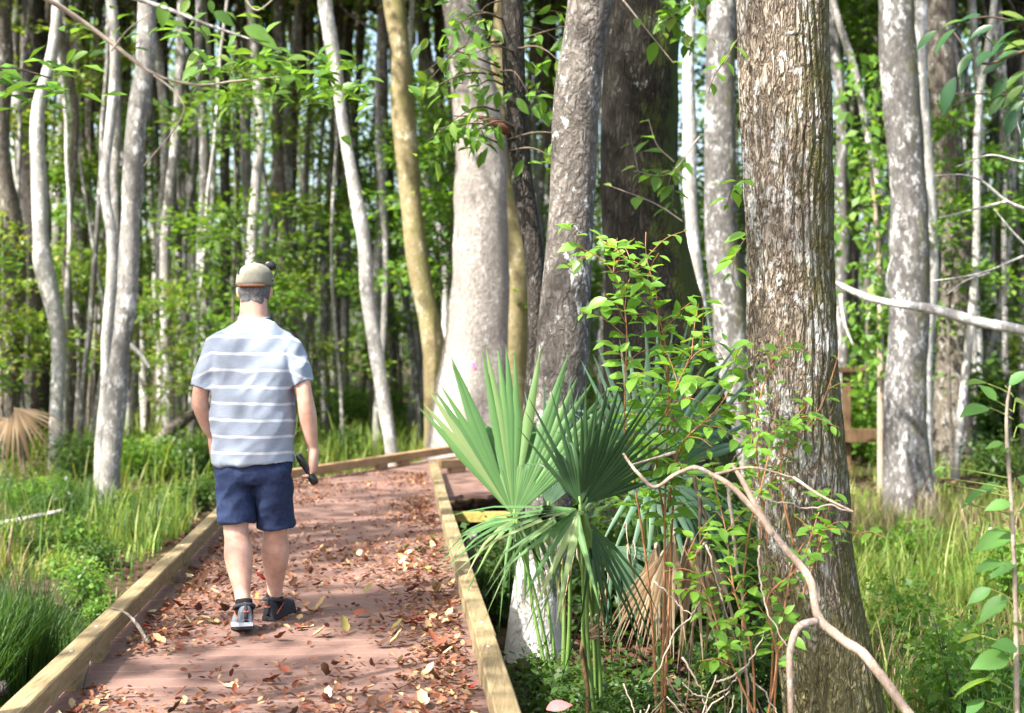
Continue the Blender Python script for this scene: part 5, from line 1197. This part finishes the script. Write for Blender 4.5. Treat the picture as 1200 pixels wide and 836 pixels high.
# hair, cap
hr = NT('grey_hair'); h1 = hr.noise(hr.coords((60, 60, 18)), 3, 4, .75); hr.col(hr.ramp(h1, [(.3, (.035, .035, .037)), (.55, (.14, .14, .145)), (.8, (.36, .36, .36))])); hr.set(.7, .3); hr.bump(h1, .8, .006)
hm = MB(); ball(hm, hc + [0, -.006, .005], (.0835, .1015, .095), 20); ball(hm, hc + [0, -.055, -.055], (.058, .045, .048), 14)
ho = fuse(hm, 'hair', hr.m, man, .005, 3, lambda p: .003 * fbm(p * [3, 3, 1], 14, 3, 2) - np.where(p[:, 1] > hc[1] + .045, .02, 0) - np.where(p[:, 2] < hc[2] - .105, .01, 0))
kh = plain('khaki_cotton', (.21, .205, .165), .9, .15, .12, 40, .15); br_ = plain('brown_leather', (.16, .065, .025), .6, .3, .2, 40); blk = plain('black_plastic', (.012, .012, .013), .25, .5, .1, 30)
cm = MB(); cc_ = hc + [0, .0, .034]; ph = np.linspace(0, 1.52, 16); n = 44; th = np.linspace(0, 2 * np.pi, n, endpoint=False)
for inn in (0, 1):
    R = np.array([.0935, .1125, .100]) - inn * .004
    V = []
    for p in ph[::-1]:
        for t in th:
            v = cc_ + R * np.array([math.sin(p) * math.cos(t), math.sin(p) * math.sin(t), math.cos(p) ** .8]) * (1 + .012 * math.cos(6 * t) * math.sin(p))
            if p > 1.2: v = v - np.array([0, 0, .022 * (p - 1.2) / .32])
            V.append(v)
    i = np.arange(len(ph) - 1)[:, None] * n; j = np.arange(n)[None]; k = (j + 1) % n
    q = np.stack([i + j, i + k, i + n + k, i + n + j], -1).reshape(-1, 4)
    cm.add(V, q if not inn else q[:, ::-1])
i = np.arange(n); cm.q.append(np.stack([i, i + n * len(ph), (i + 1) % n + n * len(ph), (i + 1) % n], 1))
co_ = cm.build('cap', kh, man)
vm = MB(); V = []
for lay in (0, -.004):
    for r_ in np.linspace(0, 1, 6):
        for a in np.linspace(-1.05, 1.05, 17):
            V.append(cc_ + np.array([math.sin(a) * (.088 + .0 * r_), math.cos(a) * (.108 + .075 * r_) , -.012 - .02 * r_ + .012 * math.cos(a * 1.4) + lay]))
q = []
for lay in (0, 1):
    for r_ in range(5):
        for a in range(16):
            b = lay * 102 + r_ * 17 + a; f = [b, b + 1, b + 18, b + 17]; q.append(f if not lay else f[::-1])
for a in range(16): q.append([85 + a, 85 + a + 1, 102 + 85 + a + 1, 102 + 85 + a])
vm.add(V, q); vm.build('visor', kh, co_)
# dark opening above the leather strap at the back, and the button on the crown
om = MB(); al = np.linspace(-.62, .62, 15)
V = [cc_ + np.array([math.sin(a) * .0955, -math.cos(a) * .1145, -.022]) for a in al] + [cc_ + np.array([math.sin(a) * .0955, -math.cos(a) * .1140, -.022 + .020 * math.sqrt(max(0, 1 - (a / .62) ** 2)) + .001]) for a in al]
om.add(V, [[i, i + 1, 16 + i, 15 + i] for i in range(14)]); om.build('back_opening', hr.m, co_)
tm = MB()
tube(tm, [cc_ + np.array([math.sin(a) * .0965, -math.cos(a) * .1160, -.017]) for a in np.linspace(-.75, .75, 17)], [.007] * 17, 8); tm.build('strap', br_, co_)
tm = MB(); ball(tm, cc_ + [0, 0, .100], (.008, .008, .006), 8); tm.build('button', kh, co_)
# shoes and socks
sole_m = plain('black_rubber', (.018, .018, .02), .8, .25, .2, 30); upper_m = plain('grey_blue_mesh', (.13, .155, .185), .8, .25, .3, 60, .3); dark_m = plain('charcoal_mesh', (.035, .036, .042), .8, .25, .3, 60, .3)
orange_m = plain('orange_trim', (.55, .12, .05), .6, .3, .1, 30); sock_m = plain('black_knit', (.014, .014, .016), .95, .1, .2, 90); white_m = plain('pale_midsole', (.42, .44, .47), .7, .3, .15, 40)
def shoe(ank, yaw, pitch, um, label):
    g = MB(); cy, sy_ = math.cos(yaw), math.sin(yaw); f = np.array([sy_, cy, 0]); s = np.array([cy, -sy_, 0]); cp, sp_ = math.cos(pitch), math.sin(pitch)
    fz = f * cp - Z_ * sp_; uz = Z_ * cp + f * sp_
    def T(x, y, z): return ank + s * x + fz * y + uz * z
    prof = [(-.085, .030, .034), (-.07, .036, .040), (-.03, .037, .040), (.03, .036, .040), (.09, .045, .046), (.14, .046, .046), (.18, .036, .038), (.20, .016, .02)]
    def layer(z0, z1, grow, mat, par, nm):
        m_ = MB(); up = [(x, w) for x, w, _ in prof]; pr = spline(np.array([[x, w + grow, 0] for x, w in up]), 22)
        lo = [(x, w) for x, w, _ in pr]; out = [(x, w) for x, w in lo] + [(x, -w) for x, w in lo[::-1]]
        n = len(out); V = [T(b, a, z0) for a, b in out] + [T(b * .97, a, z1) for a, b in out] + [T(0, .05, z0), T(0, .05, z1)]
        m_.add(V, [[i, (i + 1) % n, n + (i + 1) % n, n + i] for i in range(n)], [[(i + 1) % n, i, 2 * n] for i in range(n)] + [[n + i, n + (i + 1) % n, 2 * n + 1] for i in range(n)])
        return m_.build(nm, mat, par, smooth=False)
    u = MB(); rings = []
    for (y, w, h) in [(-.084, .026, .05), (-.07, .034, .066), (-.04, .036, .074), (0, .036, .072), (.04, .037, .062), (.09, .043, .046), (.14, .044, .036), (.18, .034, .028), (.203, .014, .018)]:
        rings.append((y, w, h))
    rr = spline(np.array(rings), 24); th = np.linspace(0, np.pi, 15); V = []
    for (y, w, h) in rr:
        for t in th: V.append(T(w * math.copysign(abs(math.cos(t)) ** .95, math.cos(t)), y, -.068 + (h + .028) * math.sin(t) ** .8 ))
    u.add(V, [[i * 15 + j, i * 15 + j + 1, (i + 1) * 15 + j + 1, (i + 1) * 15 + j] for i in range(23) for j in range(14)])
    u.add([T(0, -.084, -.05)] + V[:15], None, [[0, j + 1, j + 2] for j in range(14)])
    so_ = u.build('shoe', um, man); 
    layer(-.095, -.080, .004, sole_m, so_, 'sole'); layer(-.0815, -.062, .002, white_m if um is upper_m else dark_m, so_, 'midsole')
    m_ = MB(); tube(m_, [T(0, -.012, -.03), T(0, -.010, .02), T(0, -.006, .045)], [.044, .042, .040], 18, 8); m_.build('sock', sock_m, man)
    m_ = MB(); tube(m_, [T(.047 * math.cos(a), -.014 + .058 * math.sin(a), .010 + .012 * math.sin(a) * -1) for a in np.linspace(0, 2 * np.pi, 25)], [.009] * 25, 8); m_.build('ankle_pad', dark_m, so_)
    m_ = MB(); tube(m_, [T(0, -.082, -.045), T(0, -.086, -.005), T(0, -.078, .02)], [.010, .009, .006], 8, 8)
    m_.build('heel_tab', dark_m, so_)
    for x in (-1, 1):
        m_ = MB(); tube(m_, [T(x * .036, -.06, -.05), T(x * .041, -.01, -.018), T(x * .036, .03, .0), T(x * .028, .05, .012)], [.004, .004, .004, .003], 6, 14); m_.build('side_stripe', orange_m, so_)
    m_ = MB(); tube(m_, [T(-.014, -.0905, -.012), T(.014, -.0905, -.012)], [.005, .005], 6, 4); m_.build('heel_mark', orange_m, so_)
    for k in range(4):
        m_ = MB(); y = .035 + .022 * k; z = .02 - .017 * k; tube(m_, [T(-.024, y, z - .006), T(0, y + .004, z + .004), T(.024, y, z - .006)], [.003] * 3, 5, 8); m_.build('lace', dark_m, so_)
shoe(AL - [0, .0, .0], -.30, .18, upper_m, ''); shoe(AR, .26, 0.0, dark_m, '')
cq = cc_ + np.array([.012, -.006, .012])
# sunglasses pushed up on the cap
sg = thing('sunglasses', 'black sunglasses pushed up on the khaki cap', 'sunglasses', cq + [.02, .02, .07])
mb = MB()
for s in (-1, 1):
    ball(mb, cq + [.018 + s * .034, .070, .078], (.031, .010, .024), 10)
tube(mb, [cq + [.018 - .06, .072, .086], cq + [.018, .074, .096], cq + [.018 + .06, .072, .086]], [.004] * 3, 6, 12); mb.build('lens', blk, sg)
for s in (-1, 1):
    mb = MB(); tube(mb, [cq + [.018 + s * .066, .066, .082], cq + [.012 + s * .086, .01, .058 if s > 0 else .07], cq + [.008 + s * .090, -.045, .030 if s > 0 else .05], cq + [.004 + s * .084, -.07, -.004 if s > 0 else .03]], [.004, .0045, .005, .004], 8, 16); mb.build('temple', blk, sg)
# slim black case in the hand
cs_ = thing('black_case', "slim black tube gripped in the walking man's hand", 'case', HR + [0, 0, -.10])
a = HR + np.array([-.070, -.045, -.005]); b = HR + np.array([.016, -.030, -.150]); ax = unit(b - a)
mb = MB(); tube(mb, [a, a + ax * .01, b - ax * .05, b - ax * .045, b - ax * .008, b], [.012, .016, .017, .019, .019, .014], 14, 40); mb.build('barrel', blk, cs_)
mb = MB(); tube(mb, [a - ax * .012, a + ax * .002], [.007, .009], 12, 4); mb.build('cap', plain('grey_metal', (.2, .2, .21), .4, .5), cs_)
